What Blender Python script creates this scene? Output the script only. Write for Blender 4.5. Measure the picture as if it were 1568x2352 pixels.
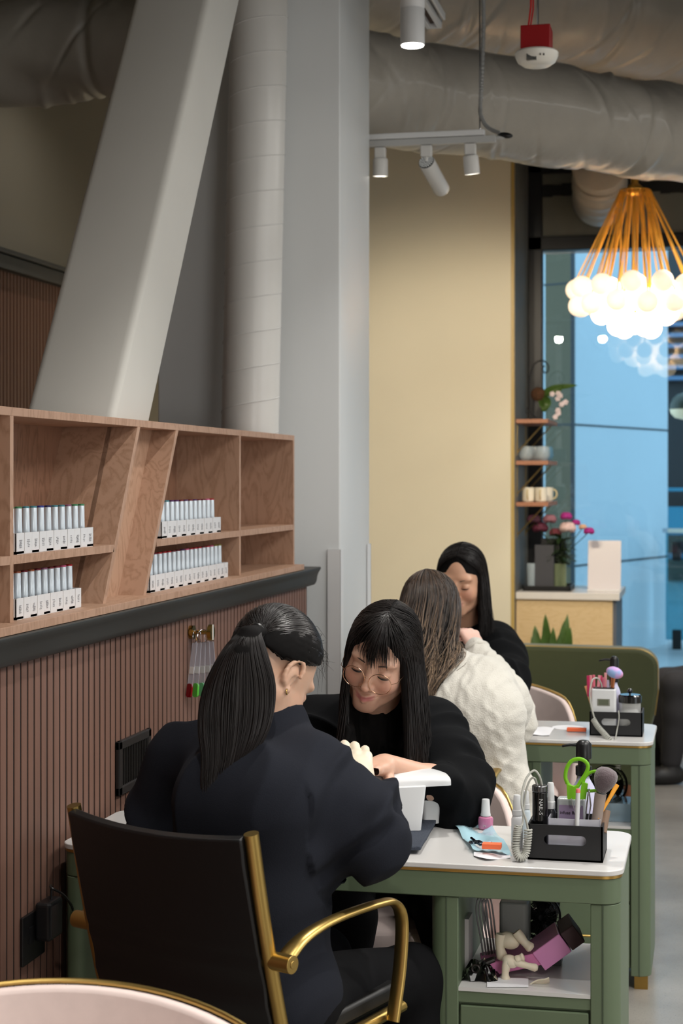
import bpy, math, random
import numpy as np
from mathutils import Vector, Matrix, Euler
random.seed(7); rng = np.random.default_rng(7)
for o in list(bpy.data.objects): bpy.data.objects.remove(o, do_unlink=True)
SC = bpy.context.scene; COL = SC.collection
# ---------------------------------------------------------------- camera
CH, F, CX, HZ, TH = 1.55, 3900.0, 784.0, 1097.0, math.radians(12.38)
cam_d = bpy.data.cameras.new('camera'); cam = bpy.data.objects.new('camera', cam_d); COL.objects.link(cam)
cam.location = (0, 0, CH); cam.rotation_euler = (math.pi/2, 0, TH)
cam_d.sensor_fit = 'VERTICAL'; cam_d.sensor_height = 36; cam_d.sensor_width = 24
cam_d.lens = F/2352*36; cam_d.shift_y = -(1176-HZ)/2352
cam_d.clip_end = 200; cam_d.dof.use_dof = True; cam_d.dof.focus_distance = 3.75; cam_d.dof.aperture_fstop = 6.3
SC.camera = cam
# ---------------------------------------------------------------- sky, exposure
w = bpy.data.worlds.new('dusk_sky'); SC.world = w; w.use_nodes = True
w.node_tree.nodes['Background'].inputs[0].default_value = (0.44, 0.60, 0.76, 1)
w.node_tree.nodes['Background'].inputs[1].default_value = 5.0
SC.view_settings.view_transform = 'Standard'; SC.view_settings.look = 'None'
SC.view_settings.exposure = -0.08; SC.view_settings.gamma = 1; SC.view_settings.use_curve_mapping = False
DOWN_W, SPOT_W, BULB = 110.0, 150.0, 3.2     # downlight power, track spot power, globe emission

wl_ = bpy.data.lights.new('side_fill', 'AREA'); wl_.shape = 'RECTANGLE'; wl_.size = 5.0; wl_.size_y = 2.2; wl_.energy = 45; wl_.color = (.90, .95, 1.0)  # unseen area light added on the right to fill the room
wlo = bpy.data.objects.new('side_fill', wl_); COL.objects.link(wlo); wlo.location = (4.05, 3.2, 2.0); wlo.rotation_euler = (0, math.radians(90), 0)
rl_ = bpy.data.lights.new('rear_fill', 'AREA'); rl_.shape = 'RECTANGLE'; rl_.size = 3.0; rl_.size_y = 1.9; rl_.energy = 115; rl_.color = (1.0, .98, .95)  # unseen area light added behind the camera to fill camera-facing sides
rlo = bpy.data.objects.new('rear_fill', rl_); COL.objects.link(rlo); rlo.location = (2.2, -2.1, 1.5); rlo.rotation_euler = (math.radians(90), 0, math.radians(18))
cl_ = bpy.data.lights.new('ceiling_fill', 'AREA'); cl_.shape = 'RECTANGLE'; cl_.size = 1.6; cl_.size_y = 7.0; cl_.energy = 150; cl_.color = (1.0, .97, .92)  # unseen soft overhead light added to even out the room
clo = bpy.data.objects.new('ceiling_fill', cl_); COL.objects.link(clo); clo.location = (1.5, 4.2, 3.3)

# ---------------------------------------------------------------- image geometry -> world
cs, sn = math.cos(TH), math.sin(TH)
def at(px, py, d):
    u = (px-CX)/F*d
    return Vector((-sn*d+cs*u, cs*d+sn*u, CH-(py-HZ)/F*d))
def _dir(px): a = (px-CX)/F; return (-sn+cs*a, cs+sn*a)
def atY(px, py, Y): return at(px, py, Y/_dir(px)[1])
def atX(px, py, X): return at(px, py, X/_dir(px)[0])
def atZ(px, py, Z): return at(px, py, (CH-Z)*F/(py-HZ))
FW = Vector((-sn, cs, 0)); RT = Vector((cs, sn, 0)); UP = Vector((0, 0, 1))

# ---------------------------------------------------------------- materials
def lin(c): c /= 255.0; return c/12.92 if c <= .04045 else ((c+.055)/1.055)**2.4
def rgb(*c): return (lin(c[0]), lin(c[1]), lin(c[2]), 1)
MATS = {}
def mat(name, col=(128,128,128), rough=.5, metal=0, spec=.5, var=0, scale=20, bump=0, bscale=60, trans=0, ior=1.45,
        emit=0, ecol=None, sss=0, coat=0, sheen=0, attr=None, stretch=None, bdist=.002, alpha=1):
    if name in MATS: return MATS[name]
    m = bpy.data.materials.new(name); m.use_nodes = True; nt = m.node_tree; N, L = nt.nodes, nt.links
    b = N['Principled BSDF']; b.inputs['Base Color'].default_value = rgb(*col)
    b.inputs['Roughness'].default_value = rough; b.inputs['Metallic'].default_value = metal
    b.inputs['Specular IOR Level'].default_value = spec; b.inputs['IOR'].default_value = ior
    b.inputs['Transmission Weight'].default_value = trans; b.inputs['Alpha'].default_value = alpha
    b.inputs['Coat Weight'].default_value = coat; b.inputs['Sheen Weight'].default_value = sheen
    if sss:
        b.inputs['Subsurface Weight'].default_value = sss; b.inputs['Subsurface Radius'].default_value = (1, .35, .2)
        b.inputs['Subsurface Scale'].default_value = .008
    if emit:
        b.inputs['Emission Color'].default_value = rgb(*(ecol or col)); b.inputs['Emission Strength'].default_value = emit
    tc = N.new('ShaderNodeTexCoord'); src = tc.outputs['Object']
    if stretch:
        mp = N.new('ShaderNodeMapping'); mp.inputs['Scale'].default_value = stretch; L.new(src, mp.inputs[0]); src = mp.outputs[0]
    base = None
    if attr:
        at_ = N.new('ShaderNodeAttribute'); at_.attribute_name = attr; base = at_.outputs['Color']; L.new(base, b.inputs['Base Color'])
    if var:
        n = N.new('ShaderNodeTexNoise'); n.inputs['Scale'].default_value = scale; n.inputs['Detail'].default_value = 6; L.new(src, n.inputs[0])
        mx = N.new('ShaderNodeMix'); mx.data_type = 'RGBA'; mx.blend_type = 'MULTIPLY'; mx.inputs[0].default_value = 1
        r = N.new('ShaderNodeMapRange'); r.inputs[1].default_value = .3; r.inputs[2].default_value = .7; r.inputs[3].default_value = 1-var; r.inputs[4].default_value = 1+var*.6
        L.new(n.outputs[0], r.inputs[0]); L.new(r.outputs[0], mx.inputs[7])
        mx.inputs[6].default_value = rgb(*col)
        if base: L.new(base, mx.inputs[6])
        L.new(mx.outputs[2], b.inputs['Base Color'])
    if bump:
        n = N.new('ShaderNodeTexNoise'); n.inputs['Scale'].default_value = bscale; n.inputs['Detail'].default_value = 5; L.new(src, n.inputs[0])
        bp = N.new('ShaderNodeBump'); bp.inputs['Strength'].default_value = bump; bp.inputs['Distance'].default_value = bdist
        L.new(n.outputs[0], bp.inputs['Height']); L.new(bp.outputs[0], b.inputs['Normal'])
    MATS[name] = m; return m
def glass_mat(name, tint=(240,248,250), fres=1.5, rough=0.0):
    if name in MATS: return MATS[name]
    m = bpy.data.materials.new(name); m.use_nodes = True; nt = m.node_tree; N, L = nt.nodes, nt.links
    N.remove(N['Principled BSDF']); out = N['Material Output']
    t = N.new('ShaderNodeBsdfTransparent'); t.inputs[0].default_value = rgb(*tint)
    g = N.new('ShaderNodeBsdfGlossy'); g.inputs['Roughness'].default_value = rough
    f = N.new('ShaderNodeFresnel'); f.inputs[0].default_value = fres; mx = N.new('ShaderNodeMixShader')
    L.new(f.outputs[0], mx.inputs[0]); L.new(t.outputs[0], mx.inputs[1]); L.new(g.outputs[0], mx.inputs[2]); L.new(mx.outputs[0], out.inputs[0])
    MATS[name] = m; return m
def wood_mat(name, c1, c2, scale=(6, 6, 1.2), rough=.5):
    if name in MATS: return MATS[name]
    m = bpy.data.materials.new(name); m.use_nodes = True; nt = m.node_tree; N, L = nt.nodes, nt.links
    b = N['Principled BSDF']; b.inputs['Roughness'].default_value = rough
    tc = N.new('ShaderNodeTexCoord'); mp = N.new('ShaderNodeMapping'); mp.inputs['Scale'].default_value = scale
    L.new(tc.outputs['Object'], mp.inputs[0])
    n = N.new('ShaderNodeTexNoise'); n.inputs['Scale'].default_value = 2.2; n.inputs['Detail'].default_value = 3; n.inputs['Distortion'].default_value = 1.1
    L.new(mp.outputs[0], n.inputs[0])
    mu = N.new('ShaderNodeMath'); mu.operation = 'MULTIPLY'; mu.inputs[1].default_value = 17; L.new(n.outputs[0], mu.inputs[0])
    fr = N.new('ShaderNodeMath'); fr.operation = 'PINGPONG'; fr.inputs[1].default_value = 1; L.new(mu.outputs[0], fr.inputs[0])
    n2 = N.new('ShaderNodeTexNoise'); n2.inputs['Scale'].default_value = 60; n2.inputs['Detail'].default_value = 3; L.new(mp.outputs[0], n2.inputs[0])
    ad = N.new('ShaderNodeMath'); ad.operation = 'ADD'; L.new(fr.outputs[0], ad.inputs[0]); L.new(n2.outputs[0], ad.inputs[1])
    r = N.new('ShaderNodeValToRGB'); r.color_ramp.elements[0].position = .1; r.color_ramp.elements[1].position = .62
    h = N.new('ShaderNodeMath'); h.operation = 'MULTIPLY'; h.inputs[1].default_value = .55; L.new(ad.outputs[0], h.inputs[0])
    r.color_ramp.elements[0].color = rgb(*c2); r.color_ramp.elements[1].color = rgb(*c1)
    L.new(h.outputs[0], r.inputs[0]); L.new(r.outputs[0], b.inputs['Base Color'])
    MATS[name] = m; return m

# ---------------------------------------------------------------- mesh builder
class MB:
    def __init__(s): s.v = []; s.f = []
    def add(s, vs, fs):
        n = len(s.v); s.v += [tuple(v) for v in vs]; s.f += [tuple(i+n for i in f) for f in fs]; return s
    def box(s, a, b, M=None):
        x0, y0, z0 = a; x1, y1, z1 = b
        vs = [Vector(p) for p in ((x0,y0,z0),(x1,y0,z0),(x1,y1,z0),(x0,y1,z0),(x0,y0,z1),(x1,y0,z1),(x1,y1,z1),(x0,y1,z1))]
        if M: vs = [M @ v for v in vs]
        return s.add(vs, [(3,2,1,0),(4,5,6,7),(0,1,5,4),(1,2,6,5),(2,3,7,6),(3,0,4,7)])
    def hexa(s, p): return s.add(p, [(3,2,1,0),(4,5,6,7),(0,1,5,4),(1,2,6,5),(2,3,7,6),(3,0,4,7)])
    def rings(s, rings, cap=True, closed=True):
        n = len(rings[0]); vs = [p for r in rings for p in r]; fs = []
        for i in range(len(rings)-1):
            for j in range(n if closed else n-1):
                k = (j+1) % n; fs.append((i*n+j, i*n+k, (i+1)*n+k, (i+1)*n+j))
        if cap: fs.append(tuple(range(n))[::-1]); fs.append(tuple((len(rings)-1)*n+j for j in range(n)))
        return s.add(vs, fs)
    def tube(s, pts, r, seg=8, cap=True, flat=None, up=None):
        pts = [Vector(p) for p in pts]; R = r if isinstance(r, (list, tuple)) else [r]*len(pts)
        rings = []; prev = None
        for i, p in enumerate(pts):
            t = (pts[min(i+1, len(pts)-1)]-pts[max(i-1, 0)]).normalized()
            if prev is None:
                a = Vector(up) if up is not None else (Vector((0,0,1)) if abs(t.z) < .9 else Vector((1,0,0)))
            else: a = prev
            a = (a - t*a.dot(t)); a = a.normalized() if a.length > 1e-6 else t.orthogonal().normalized()
            prev = a; b = t.cross(a); fl = flat or 1
            rings.append([p + a*math.cos(q)*R[i]*fl + b*math.sin(q)*R[i] for q in [2*math.pi*k/seg for k in range(seg)]])
        return s.rings(rings, cap)
    def lathe(s, prof, c=(0,0,0), seg=24, axis=None, cap=True):
        c = Vector(c); M = Matrix.Identity(3)
        if axis is not None: M = Vector((0,0,1)).rotation_difference(Vector(axis)).to_matrix()
        rings = [[c + M @ Vector((max(r, 1e-5)*math.cos(q), max(r, 1e-5)*math.sin(q), z)) for q in [2*math.pi*k/seg for k in range(seg)]] for r, z in prof]
        return s.rings(rings, cap)
    def cyl(s, p0, p1, r0, r1=None, seg=20):
        p0 = Vector(p0); p1 = Vector(p1); return s.lathe([(r0, 0), (r0 if r1 is None else r1, (p1-p0).length)], p0, seg, p1-p0)
    def ell(s, c, r, seg=20, n=12, M=None):
        c = Vector(c); r = r if isinstance(r, (tuple, list)) else (r, r, r); rings = []
        for i in range(n+1):
            t = math.pi*i/n; rr = max(math.sin(t), 1e-4)
            ring = [Vector((r[0]*rr*math.cos(q), r[1]*rr*math.sin(q), -r[2]*math.cos(t))) for q in [2*math.pi*k/seg for k in range(seg)]]
            rings.append([c + (M @ p if M else p) for p in ring])
        return s.rings(rings)
    def torus(s, c, R, r, axis=(0,0,1), seg=32, ss=8, arc=(0, 2*math.pi), ex=1):
        M = Vector((0,0,1)).rotation_difference(Vector(axis)).to_matrix(); c = Vector(c)
        full = abs(arc[1]-arc[0]-2*math.pi) < 1e-6; rings = []
        for i in range(seg+1):
            q = arc[0]+(arc[1]-arc[0])*i/seg; d = Vector((math.cos(q)*ex, math.sin(q), 0))
            rings.append([c + M @ (d*R + (d*math.cos(t)+Vector((0,0,1))*math.sin(t))*r) for t in [2*math.pi*k/ss for k in range(ss)]])
        return s.rings(rings, cap=not full)
    def prism(s, poly, h0, h1, M=None):     # polygon in xy, extruded z
        a = [Vector((x, y, h0)) for x, y in poly]; b = [Vector((x, y, h1)) for x, y in poly]
        if M: a = [M @ p for p in a]; b = [M @ p for p in b]
        return s.rings([a, b])
    def sheet(s, grid, th=0):      # grid of points [i][j]; thickness along averaged normals (th=0 -> single)
        n, m = len(grid), len(grid[0]); G = [[Vector(p) for p in r] for r in grid]
        if not th:
            return s.add([p for r in G for p in r], [(i*m+j, (i+1)*m+j, (i+1)*m+j+1, i*m+j+1) for i in range(n-1) for j in range(m-1)])
        B = []
        for i in range(n):
            r = []
            for j in range(m):
                du = G[min(i+1,n-1)][j]-G[max(i-1,0)][j]; dv = G[i][min(j+1,m-1)]-G[i][max(j-1,0)]
                nn = du.cross(dv); nn = nn.normalized() if nn.length > 1e-9 else Vector((0,0,1)); r.append(G[i][j]-nn*th)
            B.append(r)
        vs = [p for r in G for p in r]+[p for r in B for p in r]; k = n*m
        fs = [(i*m+j, (i+1)*m+j, (i+1)*m+j+1, i*m+j+1) for i in range(n-1) for j in range(m-1)]
        fs += [tuple(k+q for q in f[::-1]) for f in fs]
        for i in range(n-1):
            fs.append((i*m, k+i*m, k+(i+1)*m, (i+1)*m)); fs.append((i*m+m-1, (i+1)*m+m-1, k+(i+1)*m+m-1, k+i*m+m-1))
        for j in range(m-1):
            fs.append((j, j+1, k+j+1, k+j)); e = (n-1)*m; fs.append((e+j, k+e+j, k+e+j+1, e+j+1))
        return s.add(vs, fs)
def rrect(x0, y0, x1, y1, r, n=6, corners=(1,1,1,1)):
    P = []
    for (cx, cy, a, on) in ((x1-r, y0+r, -90, corners[1]), (x1-r, y1-r, 0, corners[2]), (x0+r, y1-r, 90, corners[3]), (x0+r, y0+r, 180, corners[0])):
        if on:
            for k in range(n+1):
                q = math.radians(a+90*k/n); P.append((cx+r*math.cos(q), cy+r*math.sin(q)))
        else: P.append((x1 if a in (-90, 0) else x0, y1 if a in (0, 90) else y0))
    return P
WM = {}
def wmat(o): return WM.get(o.name, Matrix.Identity(4))
def obj(name, mb, m, parent=None, smooth=35, bevel=0, bseg=2, local=False, sub=0):
    me = bpy.data.meshes.new(name)
    if isinstance(mb, MB): V, Fc = mb.v, mb.f
    else: V, Fc = mb
    if len(V) and isinstance(V, np.ndarray):
        if parent is not None and not local:
            Mi = np.array(wmat(parent).inverted()); V = V @ Mi[:3,:3].T + Mi[:3,3]
        me.from_pydata(V.tolist(), [], Fc.tolist() if isinstance(Fc, np.ndarray) else Fc)
    else:
        if parent is not None and not local:
            Mi = wmat(parent).inverted(); V = [Mi @ Vector(v) for v in V]
        me.from_pydata([tuple(v) for v in V], [], Fc)
    me.validate(); me.update()
    import bmesh
    bm = bmesh.new(); bm.from_mesh(me); bmesh.ops.recalc_face_normals(bm, faces=bm.faces); bm.to_mesh(me); bm.free()
    me.materials.append(m)
    if smooth: me.shade_smooth(); me.set_sharp_from_angle(angle=math.radians(smooth))
    o = bpy.data.objects.new(name, me); COL.objects.link(o)
    if parent is not None: o.parent = parent; WM[o.name] = wmat(parent)
    if bevel:
        b = o.modifiers.new('bevel', 'BEVEL'); b.width = bevel; b.segments = bseg; b.limit_method = 'ANGLE'; b.angle_limit = math.radians(40)
        if smooth: me.shade_smooth(); me.set_sharp_from_angle(angle=math.radians(50))
    if sub:
        b = o.modifiers.new('sub', 'SUBSURF'); b.levels = sub; b.render_levels = sub
    return o
def tag(o, label, cat, group=None, kind=None):
    o['label'] = label; o['category'] = cat
    if group: o['group'] = group
    if kind: o['kind'] = kind
    return o
def struct(name, mb, m, parent=None, **k):
    o = obj(name, mb, m, parent, **k)
    if parent is None: o['kind'] = 'structure'
    return o
def thing(name, label, cat, loc=(0,0,0), rz=0, group=None):
    o = bpy.data.objects.new(name, None); COL.objects.link(o); o.empty_display_size = .05
    o.location = loc; o.rotation_euler = (0, 0, rz); WM[o.name] = Matrix.Translation(Vector(loc)) @ Matrix.Rotation(rz, 4, 'Z')
    return tag(o, label, cat, group)
def dup(root, loc, rz=None, label=None, group=None):
    def cp(o, par):
        c = o.copy(); COL.objects.link(c)
        if par is not None: c.parent = par
        for ch in [x for x in o.children]: cp(ch, c)
        return c
    r = cp(root, None); r.location = loc
    if rz is not None: r.rotation_euler = (0, 0, rz)
    WM[r.name] = Matrix.Translation(Vector(loc)) @ Matrix.Rotation(r.rotation_euler.z, 4, 'Z')
    if label: r['label'] = label
    if group: r['group'] = group
    return r
def plab(o, s): o['label'] = s; return o
def catmull(P, n):
    P = [Vector(p) for p in P]; Q = [P[0]*2-P[1]]+P+[P[-1]*2-P[-2]]; out = []; S = len(P)-1
    for k in range(n):
        u = k/(n-1)*S; i = min(int(u), S-1); t = u-i; a, b, c, d = Q[i:i+4]
        out.append(((b*2)+(c-a)*t+(a*2-b*5+c*4-d)*t*t+(b*3-a-c*3+d)*t*t*t)*.5)
    return out
def text(body, M, size, m, parent, name='lettering', ext=.0004):
    cu = bpy.data.curves.new(name, 'FONT'); cu.body = body; cu.size = size; cu.extrude = ext; cu.align_x = 'CENTER'; cu.align_y = 'CENTER'
    t = bpy.data.objects.new('tmp', cu); COL.objects.link(t); bpy.context.view_layer.update()
    me = bpy.data.meshes.new_from_object(t.evaluated_get(bpy.context.evaluated_depsgraph_get())); bpy.data.objects.remove(t)
    me.transform(wmat(parent).inverted() @ M); me.materials.clear(); me.materials.append(m); me.name = name
    o = bpy.data.objects.new(name, me); COL.objects.link(o); o.parent = parent; return o
def frame(pos, x, y):      # matrix with local x, y axes given
    x = Vector(x).normalized(); y = Vector(y); y = (y-x*y.dot(x)).normalized(); z = x.cross(y)
    return Matrix(((x.x,y.x,z.x,pos[0]),(x.y,y.y,z.y,pos[1]),(x.z,y.z,z.z,pos[2]),(0,0,0,1)))

# shared materials
white_paint = mat('white_paint', (206,206,204), .42, var=.04, scale=3)
brass = mat('brass', (196,160,84), .22, 1, var=.08, scale=30)
brass_trim = mat('brass_trim', (176,142,78), .35, 1)
black_plastic = mat('black_plastic', (18,18,19), .35)
sage = mat('sage_paint', (92,106,82), .45, var=.05, scale=6)
white_top = mat('white_laminate', (198,196,194), .22)
white_plastic = mat('white_plastic', (212,213,214), .3)
gold_mat = mat('polished_brass', (178,150,88), .33, 1)
pink_vel = mat('blush_velvet', (228,208,202), .7, sheen=.15, var=.04, scale=40)
dark_metal = mat('dark_metal', (34,34,36), .45, .5)
clear = glass_mat('clear_glass')
chrome = mat('chrome', (200,200,205), .12, 1)
# ================================================================ SETTING
YW, YC, XR = 10.6, 9.82, -1.129      # window plane, cream wall front, return x
CZ = 4.7
fl = mat('polished_concrete', (138,134,128), .22, var=.22, scale=3, bump=.03, bscale=15)
nt = fl.node_tree; N = nt.nodes; L = nt.links      # aggregate speckle
vo = N.new('ShaderNodeTexVoronoi'); vo.inputs['Scale'].default_value = 130; tcn = [n for n in N if n.type == 'TEX_COORD'][0]; L.new(tcn.outputs['Object'], vo.inputs[0])
rr = N.new('ShaderNodeMapRange'); rr.inputs[1].default_value = .12; rr.inputs[2].default_value = .3; rr.inputs[3].default_value = .45; rr.inputs[4].default_value = 1.0
L.new(vo.outputs['Distance'], rr.inputs[0]); mm = N.new('ShaderNodeMix'); mm.data_type = 'RGBA'; mm.blend_type = 'MULTIPLY'; mm.inputs[0].default_value = .45
old = N['Principled BSDF'].inputs['Base Color'].links[0].from_socket; L.new(old, mm.inputs[6]); L.new(rr.outputs[0], mm.inputs[7]); L.new(mm.outputs[2], N['Principled BSDF'].inputs['Base Color'])
struct('floor', MB().box((-3.1,-2.2,-.1),(4.2,YW+.1,0)), fl, smooth=0)
struct('ceiling', MB().box((-3.1,-2.2,CZ),(4.2,YW+.1,CZ+.1)), mat('ceiling_paint', (92,90,84), .8, var=.1, scale=2), smooth=0)
wallgrey = mat('taupe_wall', (128,120,104), .75, var=.04, scale=2)
struct('wall_outer', MB().box((-3.1,-2.2,0),(-2.95,YC+.1,CZ)), wallgrey, smooth=0)
struct('wall_rear', MB().box((-3.1,-2.3,0),(4.2,-2.2,CZ)), mat('rear_wall', (190,186,178), .7), smooth=0)
struct('wall_right', MB().box((4.2,-2.2,0),(4.3,YW+.1,CZ)), mat('rear_wall'), smooth=0)
slat_m = mat('walnut_slat', (124,92,79), .55, var=.12, scale=30, stretch=(1,1,.08))
felt = mat('black_felt', (14,13,13), .9)
far = struct('wall_far_panel', MB().box((-2.95,-2.2,0),(-2.935,7.45,2.42)), felt, smooth=0)
sm = MB(); y = -2.0
while y < 7.42: sm.box((-2.935,y,0),(-2.92,y+.027,2.42)); y += .036
obj('slat_panel', sm, mat('walnut_slat_far', (116,76,56), .55, var=.12, scale=30, stretch=(1,1,.08)), far, smooth=0)
struct('trim_1', MB().box((-2.95,-2.2,2.42),(-2.88,7.47,2.48)).box((-2.95,-2.2,2.48),(-2.86,7.49,2.50)), mat('charcoal_trim', (52,52,50), .5), smooth=0, bevel=.004)
# frames added around the unseen fill lights; no windows known in these walls
def added_frame(n, pts):
    f = MB()
    for a, b in pts: f.box(a, b)
    return struct('window_%d' % n, f, mat('window_frame_black', (30,31,33), .4, .3), smooth=0)
added_frame(2, [((4.12,.65,.85),(4.2,5.75,.9)),((4.12,.65,3.1),(4.2,5.75,3.15)),((4.12,.65,.85),(4.2,.7,3.15)),((4.12,5.7,.85),(4.2,5.75,3.15))])
added_frame(3, [((.6,-2.2,.5),(3.8,-2.14,.55)),((.6,-2.2,2.45),(3.8,-2.14,2.5)),((.6,-2.2,.5),(.65,-2.14,2.5)),((3.75,-2.2,.5),(3.8,-2.14,2.5))])
lp = thing('ceiling_fill_panel', 'long flat fill light panel added out of view above the aisle', 'ceiling light', (1.5,4.2,3.31))  # panel and hangers added to house the unseen overhead fill
obj('panel', MB().box((.68,.68,3.31),(2.32,7.72,3.35)), mat('panel_white', (220,220,220), .5), lp, smooth=0)
for hx_ in (.9,2.1):
    for hy_ in (1.2,7.2): obj('hanger', MB().cyl((hx_,hy_,3.35),(hx_,hy_,CZ),.004,seg=6), mat('panel_white'), lp)
# half-height slatted wall with the display shelf on it
XF = -1.42; YE = 5.9
cladding = MB().box((-1.60,-2.2,0),(XF-.002,YE,1.17))
wl = struct('wall_left', cladding, felt, smooth=0)
sm = MB(); y = -2.0+.011
while y < YE-.02: sm.box((XF-.0025,y,0.0),(XF,y+.0272,1.17)); y += .036
obj('slat_panel', sm, slat_m, wl, smooth=0)
trimm = mat('charcoal_trim')
prof = [(-1.62,1.165),(-1.405,1.165),(-1.398,1.17),(-1.393,1.18),(-1.39,1.20),(-1.385,1.212),(-1.378,1.222),(-1.378,1.231),(-1.62,1.231)]
tm = MB(); tm.rings([[Vector((x, yy, z)) for x, z in prof] for yy in (-2.2, YE+.035)])
struct('trim_2', tm, trimm, bevel=.003)
# column
col = MB().prism(rrect(-2.02, 6.02, -1.327, 6.56, .006, 3), 0, CZ)
colm = mat('satin_column_paint', (220,222,222), .42, var=.03, scale=4, bump=.04, bscale=3, stretch=(1,1,.15), bdist=.01)
struct('column', col, colm)
gm = mat('corner_guard', (228,228,228), .35)
struct('trim_3', MB().box((-1.372,6.013,0),(-1.3235,6.017,1.29)).box((-1.3245,6.013,0),(-1.3225,6.06,1.29)), gm, smooth=0)
struct('trim_4', MB().box((-1.3245,6.50,0),(-1.3215,6.565,1.29)).box((-1.372,6.561,0),(-1.3215,6.565,1.29)), gm, smooth=0)
# cream wall and its return
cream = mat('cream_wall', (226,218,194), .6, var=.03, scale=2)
struct('wall_back', MB().box((-3.1,YC,0),(XR-.02,YC+.15,CZ)), cream, smooth=0)
struct('trim_5', MB().box((XR-.021,YC-.004,0),(XR-.002,YC+.02,CZ)), mat('gold_edge', (188,160,92), .4), smooth=0)
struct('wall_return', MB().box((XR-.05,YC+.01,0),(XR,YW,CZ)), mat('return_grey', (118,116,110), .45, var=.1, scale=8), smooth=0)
# window frame, glass
fr = mat('window_frame_black', (30,31,33), .4, .3)
zt0, zt1, zb = 2.96, 3.045, .10
wf = MB()
wf.box((XR,YW-.05,0),(XR+.085,YW+.06,CZ)); wf.box((XR,YW-.05,zt0),(4.2,YW+.06,zt1)); wf.box((XR,YW-.05,0),(4.2,YW+.06,zb))
wf.box((XR,YW-.05,3.44),(4.2,YW+.06,CZ)); wf.box((2.4,YW-.05,0),(2.48,YW+.06,CZ))
w1 = struct('window_1', wf, fr, bevel=.004)
obj('rail_lip', MB().box((XR+.085,YW-.06,zb),(4.2,YW-.04,zb+.02)).box((XR+.085,YW-.02,zt0-.02),(4.2,YW-.01,zt0-.012)), mat('rail_aluminium', (120,130,140), .3, .8), w1, smooth=0)
obj('pane', MB().box((XR+.085,YW,zb),(4.2,YW+.012,zt0)), glass_mat('window_glass', (225,238,240), 1.55), w1, smooth=0)
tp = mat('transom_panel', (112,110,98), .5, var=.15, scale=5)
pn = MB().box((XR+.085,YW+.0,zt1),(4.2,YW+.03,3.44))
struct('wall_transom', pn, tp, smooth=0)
bp = MB()
for i in range(26):      # torn black tape band
    x0 = XR+.085+i*.06; bp.box((x0,YW-.012,3.30+random.uniform(-.012,.01)),(x0+.062,YW-.0,3.375+random.uniform(-.01,.022)))
struct('trim_6', bp, mat('black_tape', (16,16,16), .5), smooth=0)
# ---------------------------------------------------------------- outside
struct('ground', MB().box((-8,YW+.1,-.1),(16,34,-.0)), mat('pavement', (150,158,162), .35, var=.15, scale=2), smooth=0)
A = at(1318,1527,14.05); B = at(1533,1481,15.8); Cc = at(1236,1520,14.6); A.z = B.z = Cc.z = 0
dn = (B-A).normalized(); nb = Vector((-dn.y, dn.x, 0))
if nb.dot(FW) < 0: nb = -nb
po = mat('pillar_panel', (176,190,198), .35, var=.03, scale=1)
def slab(p, q, z0, z1, th, n): return MB().hexa([Vector((*(p).xy, z0)), Vector((*(q).xy, z0)), Vector((*(q+n*th).xy, z0)), Vector((*(p+n*th).xy, z0)), Vector((*(p).xy, z1)), Vector((*(q).xy, z1)), Vector((*(q+n*th).xy, z1)), Vector((*(p+n*th).xy, z1))])
ex = struct('wall_exterior', slab(A, B, 0, 4.6, .35, nb), po, smooth=0)
zs1 = CH-(975-HZ)/F*14.05; zs2 = CH-(1300-HZ)/F*14.05
jm = mat('panel_joint', (40,48,56), .6); off = -nb*.004
seam = MB()
for z in (zs1, zs2, zs1+(zs1-zs2)): seam.add(slab(A+off, B+off, z-.008, z+.008, .02, nb).v, [(3,2,1,0),(4,5,6,7),(0,1,5,4),(1,2,6,5),(2,3,7,6),(3,0,4,7)])
seam.add(slab(A-dn*.03+off, A+off, 0, 4.6, .02, nb).v, [(3,2,1,0),(4,5,6,7),(0,1,5,4),(1,2,6,5),(2,3,7,6),(3,0,4,7)])
obj('panel_seam', seam, jm, ex, smooth=0)
Wt = at(900,1520,15.2); Wt.z = 0; Ad = A-dn*.03; dq = (Ad-Wt).normalized(); nq = Vector((-dq.y, dq.x, 0)); nq = nq if nq.dot(FW) > 0 else -nq
ex2 = struct('wall_alcove', slab(Wt, Ad, 0, 4.6, .04, nq), mat('taupe_cladding', (84,74,50), .5, var=.05, scale=2), smooth=0)
sm = MB()
for z in (zs1, zs2, zs1+(zs1-zs2)): sm.add(slab(Wt-nq*.004, Ad-nq*.004, z-.006, z+.006, .02, nq).v, [(3,2,1,0),(4,5,6,7),(0,1,5,4),(1,2,6,5),(2,3,7,6),(3,0,4,7)])
obj('panel_seam', sm, jm, ex2, smooth=0)
# dark building across the street
bd = thing('building', 'dark glass building across the street with louvres at its top', 'building', (4,26,0))
obj('facade', MB().box((-2,26,0),(12,27,9)), mat('dark_facade', (26,32,36), .3), bd, smooth=0)
lv = MB()
for i in range(9): lv.box((-2,25.7,3.0+i*.16),(12,26,3.06+i*.16))
obj('louvre', lv, mat('louvre_metal', (80,110,140), .4, .4), bd, smooth=0)
obj('lit_strip', MB().box((1.0,25.6,3.05),(6,25.68,3.12)).box((1.0,25.6,3.35),(6,25.68,3.39)), mat('warm_strip', (255,200,110), emit=1.5), bd, smooth=0)
ld = MB()
for z, h in ((1.35,.05),(1.0,.12),(.7,.3),(.35,.08)): ld.box((-1,25.5,z),(10,25.7,z+h))
obj('storefront_band', ld, mat('storefront_blue', (40,110,135), .25), bd, smooth=0)
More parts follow.
